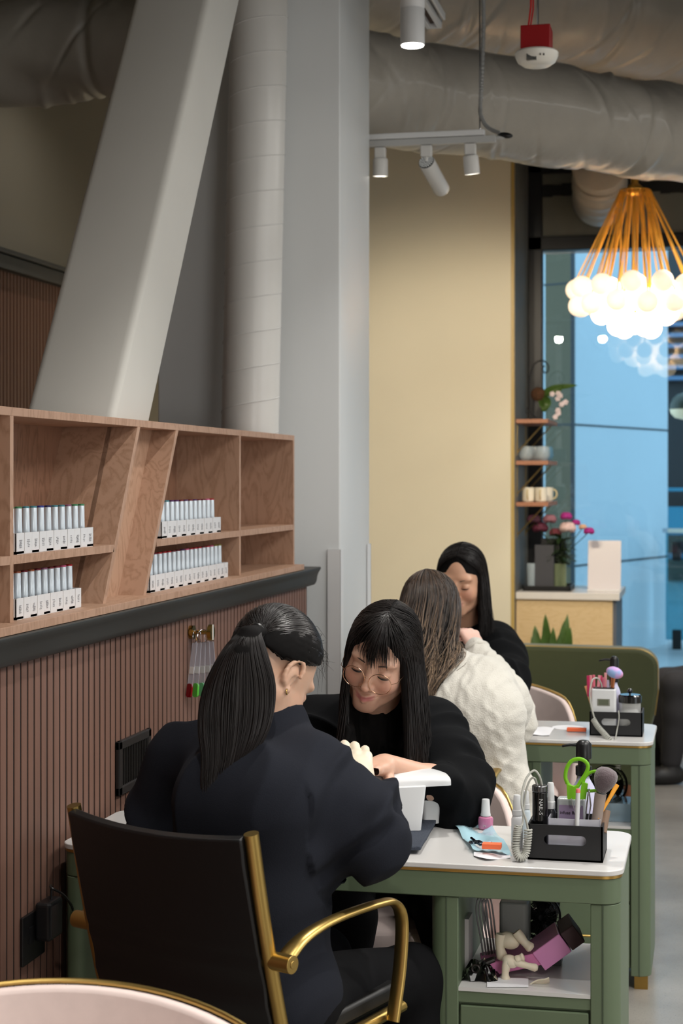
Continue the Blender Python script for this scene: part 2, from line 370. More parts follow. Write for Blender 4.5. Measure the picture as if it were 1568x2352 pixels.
# glass balustrade outside
gb = thing('glass_railing', 'frameless glass railing with dark clamps beyond the window', 'railing', tuple(at(1550,1480,15.5).xy)+(0,))
q0 = at(1533,1481,15.4); q1 = at(1800,1481,15.0); q0.z = q1.z = 0
obj('glass_panel', slab(q0, q1, .08, 1.05, .02, nb), glass_mat('rail_glass', (170,215,225), 1.6), gb, smooth=0)
obj('top_rail', slab(q0, q1, 1.05, 1.09, .05, nb), chrome, gb, smooth=0)
for t, z in ((.08,.05),(.08,.85),(.5,.05),(.5,.85)):
    p = q0.lerp(q1, t); obj('clamp', MB().box((p.x-.04,p.y-.06,z-.05),(p.x+.04,p.y+.06,z+.12)), dark_metal, gb, smooth=0)
# ================================================================ LIGHT FIXTURES
def spotlight(parent, loc, power, angle, target=None, col=(1,.97,.92), size=.035, blend=.5):
    l = bpy.data.lights.new('lamp_light', 'SPOT'); l.energy = power; l.spot_size = math.radians(angle); l.spot_blend = blend
    l.shadow_soft_size = size; l.color = col
    o = bpy.data.objects.new('lamp_light', l); COL.objects.link(o); o.parent = parent
    o.location = wmat(parent).inverted() @ Vector(loc)
    if target is not None: o.rotation_euler = (Vector(target)-Vector(loc)).to_track_quat('-Z', 'Y').to_euler()
    return o
lamp_white = mat('lamp_housing', (214,214,214), .4)
lens_m = mat('lamp_lens', (255,250,240), emit=14)
def downlight(x, y, z, label, power, cone=140):
    t = thing('downlight', label, 'ceiling light', (x, y, z), group='cylinder downlights')
    obj('housing', MB().lathe([(.041,0),(.041,.118),(.0395,.12),(.0395,.123),(.041,.125),(.041,.20),(.01,.201)], (x,y,z), 32), lamp_white, t, bevel=.001)
    obj('stem', MB().cyl((x,y,z+.2),(x,y,CZ), .008, seg=8), lamp_white, t)
    obj('lens', MB().cyl((x,y,z-.003),(x,y,z+.004), .037, seg=32), lens_m, t)
    spotlight(t, (x,y,z-.012), power, cone, (x,y,0), size=.038, blend=1)
    return t
d0 = atY(947, 104, 5.6)
downlight(d0.x, d0.y, d0.z, 'white cylinder downlight glowing at the top beside the grey column', DOWN_W*.35, 84)
for i, (x, y) in enumerate([(-.55,4.0),(-.55,2.2),(-.7,.6),(.9,3.0),(.9,5.6),(.9,8.0),(.9,.4),(2.8,4.4),(2.8,8.4),(2.6,1.2),(.15,8.9)]):  # last position is an unseen lamp added to brighten the cream wall
    downlight(x, y, 3.0, 'unseen white cylinder downlight above the salon', DOWN_W, 104 if x < 0 else 140)
# dim light in the room behind the slatted half wall
for y in (3.0, 6.8):
    downlight(-2.4, y, 3.5, 'white cylinder downlight over the space behind the half wall', 22)

# slotted white track near the ceiling
t0 = atZ(997, 66, 3.3); tk = thing('light_track', 'short white slotted ceiling track beside the glowing downlight', 'light track', tuple(t0))
m_ = MB(); x = t0.x; yy = t0.y
m_.box((x-.03,yy-1.2,3.30),(x-.014,yy,3.33)).box((x+.014,yy-1.2,3.30),(x+.03,yy,3.33)).box((x-.03,yy-1.2,3.325),(x+.03,yy,3.335)).box((x-.014,yy-.01,3.30),(x+.014,yy,3.33)).box((x+.048,yy-1.2,3.31),(x+.056,yy-.08,3.335))
obj('rail', m_, lamp_white, tk, smooth=0); obj('slot', MB().box((x-.014,yy-1.19,3.318),(x+.014,yy-.012,3.324)), mat('slot_dark', (70,50,40), .6), tk, smooth=0)
obj('hanger', MB().cyl((x,yy-.6,3.33),(x,yy-.6,CZ),.004,seg=6), lamp_white, tk)

# track with three spots
YT = 6.62
a0 = atY(845, 325, YT); a1 = atY(1113, 309, YT); zT = (a0.z+a1.z)/2
tr = thing('light_track', 'suspended white lighting track carrying three spotlights', 'light track', (a0.x, YT, zT))
obj('rail', MB().box((a0.x-.45,YT-.018,zT-.0),(a1.x,YT+.018,zT+.022)), lamp_white, tr, smooth=0, bevel=.003)
e1 = atY(1150, 318, YT)
obj('conductor', MB().box((a0.x-.45,YT-.012,zT-.028),(e1.x-.02,YT+.012,zT-.002)), mat('track_grey', (176,176,174), .45), tr, smooth=0, bevel=.002)
obj('end_feed', MB().cyl((e1.x-.02,YT,zT-.012),(e1.x+.03,YT,zT-.006), .008, seg=10), mat('track_grey'), tr)
obj('hanger', MB().cyl((a1.x-.02,YT,zT+.02),(a1.x-.02,YT,CZ), .003, seg=6), chrome, tr)
cb = [atY(1110,-60,YT), atY(1110,60,YT), atY(1106,180,YT), atY(1103,240,YT), atY(1103,262,YT), atY(1115,288,YT), atY(1132,300,YT), atY(1148,306,YT)]
cp = catmull(cb, 240)
cc = thing('conduit_cable', 'thin grey flexible conduit hanging down to the end of the lighting track', 'cable', tuple(cb[-1]))
cp[0].z = CZ; obj('sheath', MB().tube(cp, [.0075 if i % 3 else .0095 for i in range(240)], 8), mat('flex_conduit', (150,150,148), .4, .3), cc)
pc = atY(1160,311,YT); obj('connector', MB().ell(pc, (.03,.012,.012), M=Matrix.Rotation(math.radians(8),3,'Y')), black_plastic, cc)
sp_m = mat('spot_housing', (206,204,200), .45)
def spot(px, py, lenpx, tilt, label, aim, led=False, w=.0305):
    p = atY(px, py, YT); top = Vector((p.x, YT, zT-.03)); t = thing('track_spotlight', label, 'spotlight', tuple(top), group='spots on the suspended track')
    obj('adapter', MB().box((top.x-.022,YT-.015,top.z-.045),(top.x+.022,YT+.015,top.z)), sp_m, t, smooth=0, bevel=.004)
    L = lenpx/F*6.75; d = Vector(tilt).normalized(); c = Vector((p.x, YT, p.z))
    obj('knuckle', MB().tube([(top.x,YT,top.z-.04),(top.x,YT,top.z-.06),c+d*.004], .0065, 8), sp_m, t)
    if led: prof = [(.0,.003),(w*.9,.003),(w*.93,0),(w,0),(w*1.02,.004),(w*1.0,L),(w*.9,L+.006),(.001,L+.007)]
    else: prof = [(.001,0),(w*.9,0),(w,.006),(w,L),(w*.92,L+.001),(w*.85,L-.01),(.001,L-.012)]
    obj('housing', MB().lathe(prof, c, 32, d), sp_m, t, bevel=.001)
    if led:
        obj('lens', MB().cyl(c-d*.004, c+d*.003, w*.97, seg=32), black_plastic, t)
        M = Vector((0,0,1)).rotation_difference(d).to_matrix(); g = MB()
        for k in range(18):
            for r in (.3,.52,.72,.9):
                q = 2*math.pi*(k+.3*r)/18; g.ell(c-d*.0045+M @ Vector((math.cos(q)*r*w*.92, math.sin(q)*r*w*.92, 0)), .0007+.0009*r, 6, 4)
        obj('led_dot', g, mat('led_dots', (235,235,230), emit=.8), t)
    else: obj('lens', MB().cyl(c+d*(L-.006), c+d*(L-.003), w*.84, seg=24), lens_m, t)
    if not led: spotlight(t, c+d*(L+.012), SPOT_W, 70, aim, col=(1,.86,.66), size=.03)
spot(873, 364, 40, (-.02,.12,-1), 'small white spotlight at the left end of the track, pointing down', (-1.6,YC,1.2))
spot(979, 372, 104, (.20,.86,-.47), 'largest track spotlight, tilted with its dotted black face showing', (-.9,4.2,.8), led=True, w=.0325)
spot(1080, 357, 42, (.08,.15,-1), 'small white spotlight nearest the cable end of the track', (-1.2,YC,1.0))

# red alarm
al = atY(1232, 138, 5.95); t = thing('fire_alarm', 'red alarm box with a white round strobe hanging from the ceiling', 'alarm', tuple(al))
rb = .0515; zb0 = al.z+.03
obj('back_box', MB().box((al.x-rb,al.y-rb,zb0),(al.x+rb,al.y+rb,zb0+.082), ), mat('alarm_red', (150,22,26), .4), t, smooth=0, bevel=.003)
obj('strobe', MB().lathe([(.001,-.022),(.045,-.022),(.066,-.008),(.075,.012),(.076,.024),(.07,.03),(.001,.03)], al, 40), mat('alarm_white', (226,222,212), .35), t)
obj('flash_window', MB().box((al.x-.028,al.y-.068,al.z-.014),(al.x+.006,al.y-.05,al.z+.009)), mat('flash_lens', (120,120,118), .2, .5, var=.5, scale=200), t, smooth=0)
obj('indicator', MB().box((al.x+.018,al.y-.0725,al.z+.0),(al.x+.0215,al.y-.066,al.z+.006)).box((al.x+.03,al.y-.069,al.z+.0),(al.x+.0335,al.y-.062,al.z+.006)), black_plastic, t, smooth=0)
obj('wire', MB().tube([(al.x-.03,al.y,zb0+.08),(al.x-.02,al.y,zb0+.16),(al.x-.018,al.y,CZ)], .0035, 6).tube([(al.x-.024,al.y+.01,zb0+.08),(al.x-.013,al.y+.01,zb0+.15),(al.x-.008,al.y+.01,CZ)], .003, 6), mat('red_wire', (200,30,30), .4), t)
obj('rod', MB().cyl((al.x+.004,al.y,zb0+.08),(al.x+.004,al.y,CZ),.004,seg=8), chrome, t)

# ================================================================ DUCTS, PIPE, BRACE
def wrap_duct(p0, p1, r, n=420, seg=150, amp=.012, seed=0, sag=0, taper=1):
    p0, p1 = np.array(p0), np.array(p1); t = (p1-p0); Ln = np.linalg.norm(t); t = t/Ln
    a = np.cross(t, [0,0,1]); a /= np.linalg.norm(a); b = np.cross(a, t); g = np.random.default_rng(seed)
    s = np.linspace(0, Ln, n)[:,None]; q = np.linspace(0, 2*np.pi, seg, endpoint=False)[None,:]
    h = np.zeros((n, seg))
    for k in range(26):
        fs = g.uniform(.6, 10); m = g.integers(0, 6); ph = g.uniform(0, 7)
        h += np.sin(s*fs*2+m*q+ph + .8*np.sin(3*s+q))*(1/(1+fs*.4))*.9
    for k in range(int(30*Ln)):         # creases: narrow diagonal ridges
        s0 = g.uniform(0, Ln); q0 = g.uniform(0, 6.28); sl = g.uniform(-.2, .2); wd = g.uniform(.007, .022); ln = g.uniform(.2, .8)
        dq = (q-q0+np.pi) % (2*np.pi)-np.pi
        h += g.uniform(.8,2.4)*np.exp(-((s-s0-sl*dq)/wd)**2)*np.exp(-(dq/ln)**2)*g.choice([-1, 1])
    for sb in np.arange(.6, Ln, 1.15): h -= 3.0*np.exp(-((s-sb)/.02)**2)
    R = r + amp*.33*h
    P = p0+s[...,None]*t + (a*np.cos(q)[...,None]+b*np.sin(q)[...,None])*R[...,None] - np.array([0,0,1])*sag*np.sin(np.pi*s/Ln)[...,None]
    return MB().rings([[Vector(p) for p in row] for row in P])
duct_m = mat('insulation_wrap', (160,154,144), .42, var=.05, scale=8, bump=.35, bscale=9, bdist=.02, coat=.15)
def duct(name, label, px0, py0, D0, px1, py1, D1, r, seed, ext0=1.5, ext1=1.2, amp=.012):
    A_, B_ = at(px0, py0, D0), at(px1, py1, D1); d = (B_-A_).normalized()
    A_ -= d*ext0; B_ += d*ext1
    o = obj(name, wrap_duct(A_, B_, r, seed=seed, amp=amp), duct_m, smooth=80); return tag(o, label, 'duct')
du = duct('insulated_duct', 'big wrinkled white insulated duct running just above the lighting track', 845, 205, 6.95, 1568, 311, 7.93, .222, 3, ext0=.35, ext1=2.2)
duct('insulated_duct', 'uppermost wrapped duct behind the red alarm, partly out of frame', 845, -95, 8.0, 1568, 30, 9.0, .37, 11, ext0=.4, ext1=1.3, amp=.02)
o = obj('insulated_duct', wrap_duct((-2.94,6.3,3.235), (-2.03,6.3,3.235), .205, n=200, seed=5, amp=.016), duct_m, smooth=80)
tag(o, 'wrinkled wrapped duct at the top left behind the leaning brace', 'duct')
# flexible elbow down to the transom
eb = [at(1378,380,9.5), at(1378,400,9.6), at(1375,440,9.75), at(1378,462,10.1), atY(1384,458,YW-.06)]
pp = catmull(eb, 60); rr_ = [.15+.006*math.sin(i*1.3)+.004*math.sin(i*.37) for i in range(60)]
tag(obj('flexible_duct', MB().tube(pp, rr_, 40, up=(1,0,0)), duct_m, smooth=80), 'short bulging flexible duct under the big duct at the window top', 'duct')

# leaning steel brace
z0, z1 = 0, CZ; fy = lambda z: 4.114+.645*(z-1.70)
poly = rrect(-1.745, 0, -1.50, .292, .022, 4)
br = obj('steel_brace', MB().rings([[Vector((x, fy(z)+y, z)) for x, y in poly] for z in (z0, z1)]), mat('brace_paint', (206,203,196), .6, var=.03, scale=3), smooth=40)
tag(br, 'wide white painted steel brace leaning up behind the wooden shelf', 'beam')
# spiral pipe
pb = atY(574, 985, 5.84); pt = atY(597, -80, 5.88); pd = (pt-pb).normalized(); p_lo = pb+pd*(-pb.z/pd.z); p_hi = pb+pd*((CZ-pb.z)/pd.z)
R_ = .1025; pm = mat('glossy_white_pipe', (216,214,210), .28, var=.03, scale=5)
pi_ = thing('spiral_pipe', 'tall white spiral pipe beside the grey column', 'pipe', tuple(p_lo))
obj('pipe', MB().cyl(p_lo, p_hi, R_, seg=64), pm, pi_)
hx = []; Ht = (p_hi-p_lo).length; nturn = Ht/.1235; steps = int(nturn*48); ax = pd; u_ = ax.orthogonal().normalized(); v_ = ax.cross(u_)
for i in range(steps+1):
    q = 2*math.pi*i/48; hx.append(p_lo+ax*(Ht*i/steps)+(u_*math.cos(q)+v_*math.sin(q))*R_)
obj('seam', MB().tube(hx, .0022, 6), mat('pipe_seam', (214,213,210), .25), pi_)

# ================================================================ DISPLAY SHELF
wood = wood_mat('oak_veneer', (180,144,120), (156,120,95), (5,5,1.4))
woodb = wood_mat('oak_veneer_shaded', (142,104,82), (112,80,60), (4,3,1.0))  # oak back panel darkened, compartment shadow put into its colour
zb_, zt_ = 1.232, 1.696; xb = -1.62; TK = .018; Y0 = 1.4; Y1 = atX(676, 1100, XF).y
sh = thing('wall_shelf', 'wooden cubby shelf with slanted dividers on top of the slatted half wall', 'shelf', (XF-.1, (Y0+Y1)/2, zb_))
obj('top_board', MB().box((xb,Y0,zt_-TK),(XF,Y1,zt_)), wood, sh, smooth=0, bevel=.001)
obj('bottom_board', MB().box((xb,Y0,zb_),(XF+.035,Y1,zb_+TK)), wood, sh, smooth=0, bevel=.001)
yd1 = atX(31, 1200, XF).y; yd3 = atX(553, 1200, XF).y
for yy in (Y0+TK, 2.2, yd1, yd3, Y1): obj('divider', MB().box((xb,yy-TK,zb_+TK),(XF,yy,zt_-TK)), wood, sh, smooth=0)
def slant(ytop, ybot, xback, xf=XF):
    za, zb2 = zb_+TK, zt_-TK; t = TK*1.18; z = lambda y, zz, x: Vector((x, y, zz))
    return MB().hexa([z(ybot,za,xback),z(ybot,za,xf),z(ybot+t,za,xf),z(ybot+t,za,xback),z(ytop,zb2,xback),z(ytop,zb2,xf),z(ytop+t,zb2,xf),z(ytop+t,zb2,xback)])
yt1, yb1 = atX(316, 975, XF).y, atX(236, 1395, XF).y; yt2, yb2 = atX(404, 992, XF).y, atX(329, 1385, XF).y
obj('slanted_divider', slant(yt1, yb1, xb), wood, sh, smooth=0); obj('slanted_divider', slant(yt2, yb2, xb), wood, sh, smooth=0)
# back of the channel in front of the brace
obj('channel_back', MB().hexa([Vector(p) for p in ((-1.50,yb1,zb_+TK),(-1.488,yb1,zb_+TK),(-1.488,yb2,zb_+TK),(-1.50,yb2,zb_+TK),(-1.50,yt1,zt_-TK),(-1.488,yt1,zt_-TK),(-1.488,yt2,zt_-TK),(-1.50,yt2,zt_-TK))]), wood, sh, smooth=0)
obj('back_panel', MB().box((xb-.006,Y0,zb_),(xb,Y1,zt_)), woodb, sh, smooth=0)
zm = 1.388
def yat(ya, yb, z): return yb+(ya-yb)*(z-zb_-TK)/(zt_-zb_-2*TK)
for a, b in ((Y0+TK,2.2-TK),(2.2,yd1-TK),(yd1, yat(yt1,yb1,zm)-.003),(yat(yt2,yb2,zm)+TK*1.1,yd3-TK),(yd3,Y1-TK)):
    obj('middle_board', MB().box((xb,a,zm-TK),(XF,b,zm)), wood, sh, smooth=0)

# ---------------------------------------------------------------- polish trays and bottles
tray_m = mat('printed_acrylic', (222,220,220), .3); print_m = mat('grey_print', (150,148,150), .5)
bot_m = mat('bottle_satin_silver', (222,232,240), .3, .2); neck_m = mat('bottle_dark', (70,66,72), .35)
def bottle(x, y, z, capcol, label, grp, h=.078, proto={}):
    key = (capcol, h)
    if key not in proto:
        t = thing('polish_bottle', label, 'nail polish', (x,y,z), group=grp)
        obj('body', MB().lathe([(.0118,0),(.0125,.002),(.0125,.03),(.008,.034),(.008,.037)], (x,y,z), 16), neck_m, t)
        obj('cap', MB().lathe([(.0082,.036),(.0085,.038),(.0075,h-.004),(.007,h-.003)], (x,y,z), 16), bot_m, t)
        obj('colour_tip', MB().lathe([(.0078,h-.004),(.0078,h-.001),(.006,h)], (x,y,z), 16), mat('tip_%s' % capcol, TIPS[capcol], .35), t)
        proto[key] = t; return t
    return dup(proto[key], (x,y,z), label=label, group=grp)
TIPS = {'green':(70,130,90),'teal':(70,130,140),'blue':(50,60,140),'navy':(40,40,90),'plum':(80,40,90),'wine':(110,25,40),'red':(170,30,40),'pink':(200,90,130),'olive':(130,120,40),'rust':(150,80,50),'mauve':(130,80,110)}
ORD = ['first','second','third','fourth','fifth','sixth','seventh','eighth','ninth','tenth','eleventh','twelfth','thirteenth','fourteenth','fifteenth','sixteenth','seventeenth','eighteenth']
def tray(px0, px1, py, z, n, tips, where, high=.094):
    ya, yb = atX(px0, py, XF-.012).y, atX(px1, py, XF-.012).y; x1 = XF-.012; x0 = x1-.045; p = (yb-ya)/n; th = .045
    t = thing('polish_tray', 'white printed display tray of polish bottles in the %s compartment' % where, 'display tray', ((x0+x1)/2, (ya+yb)/2, z), group='printed polish trays')
    m = MB().box((x0,ya,z),(x1,yb,z+.006)).box((x0,ya,z),(x0+.003,yb,z+th)).box((x0,ya,z),(x1,ya+.002,z+th)).box((x0,yb-.002,z),(x1,yb,z+th))
    for i in range(n): m.box((x1-.003,ya+i*p+.0012,z+.001),(x1+(.0008 if i%2 else 0),ya+(i+1)*p-.0012,z+th))
    m.box((x1-.0035,ya,z),(x1-.001,yb,z+th-.001))
    obj('tray_body', m, tray_m, t, smooth=0)
    g = MB(); rr2 = random.Random(n)
    for i in range(n):
        yc = ya+(i+.5)*p; w_ = p*.2
        for k in range(5):
            zz = z+.014+k*.0036; a = rr2.uniform(.3,1)
            g.box((x1+.0008,yc-w_*a,zz),(x1+.0014,yc+w_*rr2.uniform(.3,1),zz+.0018))
    obj('printed_mark', g, print_m, t, smooth=0)
    for i in range(n):
        c = tips[i % len(tips)]
        bottle((x0+x1)/2, ya+(i+.5)*p, z+.0062, c, 'slim silver polish bottle with %s tip, %s from left, %s compartment' % (c, ORD[i], where), 'polish bottles in the %s tray' % where, h=high)
tray(38, 214, 1230, zm, 11, ['green','green','teal','teal','blue','navy','teal','teal','mauve','green','green'], 'upper left')
tray(372, 507, 1210, zm, 13, ['navy','navy','teal','plum','plum','wine','plum','wine','plum','wine','wine','pink','red'], 'upper middle')
tray(38, 186, 1400, zb_+TK, 10, ['rust','rust','wine','rust','wine','mauve','wine','wine','pink','red'], 'lower left')
tray(345, 523, 1340, zb_+TK, 18, ['navy','wine','wine','red','red','red','wine','wine','plum','pink','red','red','red','wine','red','pink','olive','olive'], 'lower middle')

# ================================================================ THINGS ON THE SLATTED WALL
# vent
v0, v1 = atX(264,1760,XF), atX(338,1740,XF); vt = .5*(atX(264,1700,XF).z+atX(338,1675,XF).z); vb_ = .5*(atX(264,1830,XF).z+atX(338,1790,XF).z)
t = thing('air_vent', 'black louvred air vent on the slatted wall beside the seated person', 'vent', (XF, (v0.y+v1.y)/2, vb_))
f = MB(); w_ = .022; X1 = XF+.012
f.box((XF,v0.y,vb_),(X1,v0.y+w_,vt)).box((XF,v1.y-w_,vb_),(X1,v1.y,vt)).box((XF,v0.y,vb_),(X1,v1.y,vb_+w_)).box((XF,v0.y,vt-w_),(X1,v1.y,vt))
obj('vent_frame', f, mat('vent_black', (38,36,36), .4), t, smooth=0, bevel=.003)
s_ = MB(); n = 16
for i in range(n):
    yy = v0.y+w_+(v1.y-v0.y-2*w_)*(i+.5)/n; s_.box((XF+.001,yy-.0015,vb_+w_),(XF+.009,yy+.0035,vt-w_))
obj('louvre', s_, mat('vent_black2', (26,25,25), .45), t, smooth=0)
obj('damper_lever', MB().box((XF+.008,v1.y-w_-.012,(vb_+vt)/2),(XF+.02,v1.y-w_-.006,(vb_+vt)/2+.02)), black_plastic, t, smooth=0)
# outlet with adapter
oa = atX(45,2080,XF); ob = atX(96,2080,XF); zt2 = atX(60,2100,XF).z; zb2 = atX(60,2190,XF).z
t = thing('wall_outlet', 'black socket plate low on the slatted wall behind the chair', 'outlet', (XF, (oa.y+ob.y)/2, zb2))
obj('plate', MB().box((XF,oa.y,zb2-.02),(XF+.008,ob.y,zt2)), black_plastic, t, smooth=0, bevel=.002)
obj('socket', MB().box((XF+.008,oa.y+.03,zb2+.02),(XF+.0095,oa.y+.055,zb2+.055)), dark_metal, t, smooth=0)
ad = thing('power_adapter', 'black plug-in power adapter with a looping cord on the slatted wall', 'adapter', (XF+.01, ob.y+.01, zb2))
pa = atX(80,2075,XF+.01); pz = atX(100,2165,XF+.03).z
obj('adapter_body', MB().box((XF+.008,pa.y+.0,pz),(XF+.045,pa.y+.075,pa.z)), mat('adapter_black', (24,24,26), .3), ad, smooth=0, bevel=.008, bseg=3)
q_ = Vector((XF+.03, pa.y+.04, pa.z-.003))
cord = [q_, q_+Vector((0,.002,.03)), atX(118,2040,XF+.05), atX(150,2060,XF+.06), atX(172,2110,XF+.05), atX(178,2250,XF+.04), atX(180,2500,XF+.03)]
obj('cord', MB().tube(catmull(cord, 50), .0028, 6), black_plastic, ad)
# brass pegs with swatches
hk = atX(436,1452,XF)
t = thing('coat_peg', 'round brass wall peg with clear nail swatch rings hanging from it', 'hook', tuple(hk))
fx = Vector((1,0,0))
obj('backplate', MB().cyl(hk, hk+fx*.012, .019, seg=32), brass, t)
obj('peg', MB().cyl(hk, hk+fx*.062, .0058, seg=16).cyl(hk+fx*.055, hk+fx*.066, .0225, seg=32), brass, t)
swm = mat('swatch_plastic', (206,210,222), .15, alpha=.45)
SW = [(437,1500,(120,10,20),'dark red'),(448,1497,(96,190,70),'bright green'),(459,1499,(120,190,140),'mint green'),(468,1502,(196,160,140),'nude beige'),(476,1500,(170,150,140),'milky taupe')]
for i, (px, py, c, nm) in enumerate(SW):
    xx = XF+.022+.008*i; yy = hk.y+.012*(i-2); base = Vector((xx, yy, hk.z-.012))
    s = thing('nail_swatch', 'clear plastic nail swatch stick with a %s tip hanging on the brass peg' % nm, 'swatch', tuple(base), group='nail swatches on the peg')
    obj('ring', MB().torus((xx, yy, hk.z-.010), .018, .0011, (math.cos(i),math.sin(i)*.4,0)), chrome, s)
    lean = Vector((random.uniform(-.03,.03)*0+.008*(i-2), (i-2)*.006-.004, -1))
    top = Vector((xx, yy, hk.z-.027)); bot = top+Vector((lean.x,lean.y,-.125))
    zax = (bot-top).normalized(); M = frame(top, (.9,-.43,0), -zax)
    obj('stick', MB().prism(rrect(-.009,-.125,.009,0,.003), -.0008, .0008, M), swm, s)
    obj('label_tab', MB().prism([(-.008,-.085),(.008,-.085),(.008,-.066),(-.008,-.066)], -.0012,.0012, M), mat('label_white', (222,222,220), .4), s, smooth=0)
    obj('colour_tip', MB().prism(rrect(-.009,-.15,.009,-.112,.007), -.003,.003, M), mat('swatch_'+nm.replace(' ','_'), c, .15), s)
obj('label_tag', MB().box((XF+.066,hk.y-.004,hk.z-.02),(XF+.067,hk.y+.004,hk.z+.022)), mat('label_white'), t, smooth=0)

# ================================================================ CHANDELIER
YCH = 8.88
hub = atY(1457, 437, YCH)
ch = thing('chandelier', 'brass chandelier of frosted glass globes on fanned rods', 'chandelier', tuple(hub))
chm = mat('chandelier_brass', (214,168,80), .3, .9)
obj('stem', MB().cyl(hub, (hub.x,hub.y,hub.z+.36), .008, seg=10).cyl(hub, hub-Vector((0,0,.62)), .004, seg=8), chm, ch)
obj('hub', MB().ell(hub, (.045,.045,.036)).cyl(hub+Vector((0,0,.02)), hub+Vector((0,0,.06)), .02).torus(hub+Vector((0,0,0)), .075, .004), chm, ch)
gz = atY(1457, 688, YCH).z
gl_m = mat('frosted_globe', (255,236,208), .4, emit=BULB, ecol=(255,226,186))
gl_d = mat('frosted_globe_unlit', (255,240,220), .35, emit=BULB*.24, ecol=(255,228,196), sss=.2)  # unlit globes with a weak glow put into the material
rod_m = mat('chandelier_rod', (236,184,76), .4, .4)
rods = MB(); G = []
layers = [(.30,12,.055,0),(.29,12,-.03,.26),(.185,8,.05,.1),(.18,8,-.075,.5),(.07,4,.0,.2),(.0,1,-.12,0),(.10,4,-.14,.6)]
for r, n, dz, ph in layers:
    for k in range(n):
        q = 2*math.pi*k/n+ph; p = Vector((hub.x+r*math.cos(q), hub.y+r*math.sin(q), gz+dz+random.uniform(-.01,.01))); G.append((p, r))
for i, (p, r) in enumerate(G):
    lit = r < .2
    obj('globe', MB().ell(p, .055, 24, 14), gl_m if lit else gl_d, ch, smooth=80)
    d = Vector((p.x-hub.x, p.y-hub.y, 0)); d = d.normalized()*.075 if d.length > .01 else Vector((.02,0,0))
    rods.cyl(hub+d, p+Vector((0,0,.054)), .0022, seg=6); s2 = Vector((.006,0,0)); rods.cyl(hub+d+s2, p+Vector((0,0,.054))+s2*.6, .0018, seg=5)
obj('rod', rods, rod_m, ch)

# pendant hung outside in place of a likely reflection in the glass
pp_ = atY(1572, 940, 12.6); t = thing('pendant_lamp', 'dark dome pendant lamp with a cream bowl, in place of a window reflection', 'pendant lamp', tuple(pp_))
obj('shade', MB().lathe([(.11,0),(.105,.035),(.085,.08),(.05,.11),(.012,.12),(.012,.14)], pp_, 32), mat('pendant_green', (40,48,36), .4), t)
obj('bowl', MB().lathe([(.108,0),(.1,-.03),(.07,-.062),(.001,-.078)], pp_, 32), mat('pendant_bowl', (226,206,176), .5, emit=.45), t)
obj('cord', MB().cyl(pp_+Vector((0,0,.13)), (pp_.x,pp_.y,6.0), .004, seg=6), black_plastic, t)

# ================================================================ COUNTER, WALL SHELVES
xr = -.541; yf = 9.87; ybk = YW-.07; xl = XR+.003
t = thing('counter_cabinet', 'pale wood counter cabinet with a white stone top beside the window', 'counter', ((xl+xr)/2, yf, 0))
obj('body', MB().box((xl,yf+.01,0),(xr-.01,ybk,.845)), mat('counter_side', (92,96,104), .5), t, smooth=0)
obj('front_panel', MB().box((xl,yf,0.02),(xr-.03,yf+.02,.845)), wood_mat('pale_maple', (214,186,140), (204,174,126), (1.5,4,6)), t, smooth=0, bevel=.002)
obj('stone_top', MB().box((xl,yf-.02,.845),(xr+.01,ybk,.885)), mat('white_quartz', (222,216,208), .25, var=.04, scale=12), t, smooth=0, bevel=.002)
CT = .8852
# three shelves with brass brackets, fixed to the return wall
walnut = wood_mat('shelf_walnut', (176,120,88), (150,98,68), (6,1.5,6))
SZ = []
for k, (py, nm) in enumerate(((968,'top wall shelf beneath the hanging orchid'),(1063,'middle wall shelf carrying clear glasses'),(1158,'lowest wall shelf carrying white mugs'))):
    z = atY(1220, py, YC+.12).z; SZ.append(z); ys, ye = YC+.06, YC+.66; xs = XR; xe = atY(1258, py, ys).x
    t = thing('wall_shelf', 'walnut '+nm, 'shelf', (xs, ys, z), group='walnut shelves by the window')
    obj('board', MB().box((xs,ys,z-.012),(xe,ye,z+.012)), walnut, t, smooth=0, bevel=.002)
    for yy in (ys+.06, ye-.08):
        obj('bracket', MB().cyl((xs+.002,yy,z-.18),(xe-.03,yy,z-.012),.004,seg=8).box((xs,yy-.006,z-.20),(xs+.004,yy+.006,z-.01)), mat('bracket_gold', (176,150,96), .3, 1), t)
# glasses
tum = mat('tumbler_glass', (200,214,220), .04, alpha=.30, spec=1)
def tumbler(x, y, z, label, col=None):
    t = thing('glass', label, 'glass', (x,y,z), group='stemless glasses on the shelf')
    obj('bowl', MB().lathe([(.022,0),(.036,.012),(.044,.035),(.042,.062),(.035,.085),(.034,.085),(.041,.06),(.042,.036),(.034,.015),(.001,.006)], (x,y,z), 24, cap=False), tum if not col else mat('blue_glass', (120,180,215), .05, alpha=.4, spec=1), t)
zg = SZ[1]+.0122
for i, (px, dy, l) in enumerate(((1208,.12,'leftmost clear stemless glass on the middle walnut shelf'),(1226,.2,'clear stemless glass second from left on the middle shelf'),(1246,.12,'clear stemless glass near the front end of the middle shelf'))):
    p = atY(px, 1000, YC+.06+dy); tumbler(min(p.x, XR+.24), p.y, zg, l)
p = atY(1262,1000,YC+.35); tumbler(p.x-.02, p.y, zg, 'pale blue stemless glass at the right end of the middle shelf', 1)
mug_m = mat('cream_ceramic', (232,226,208), .3)
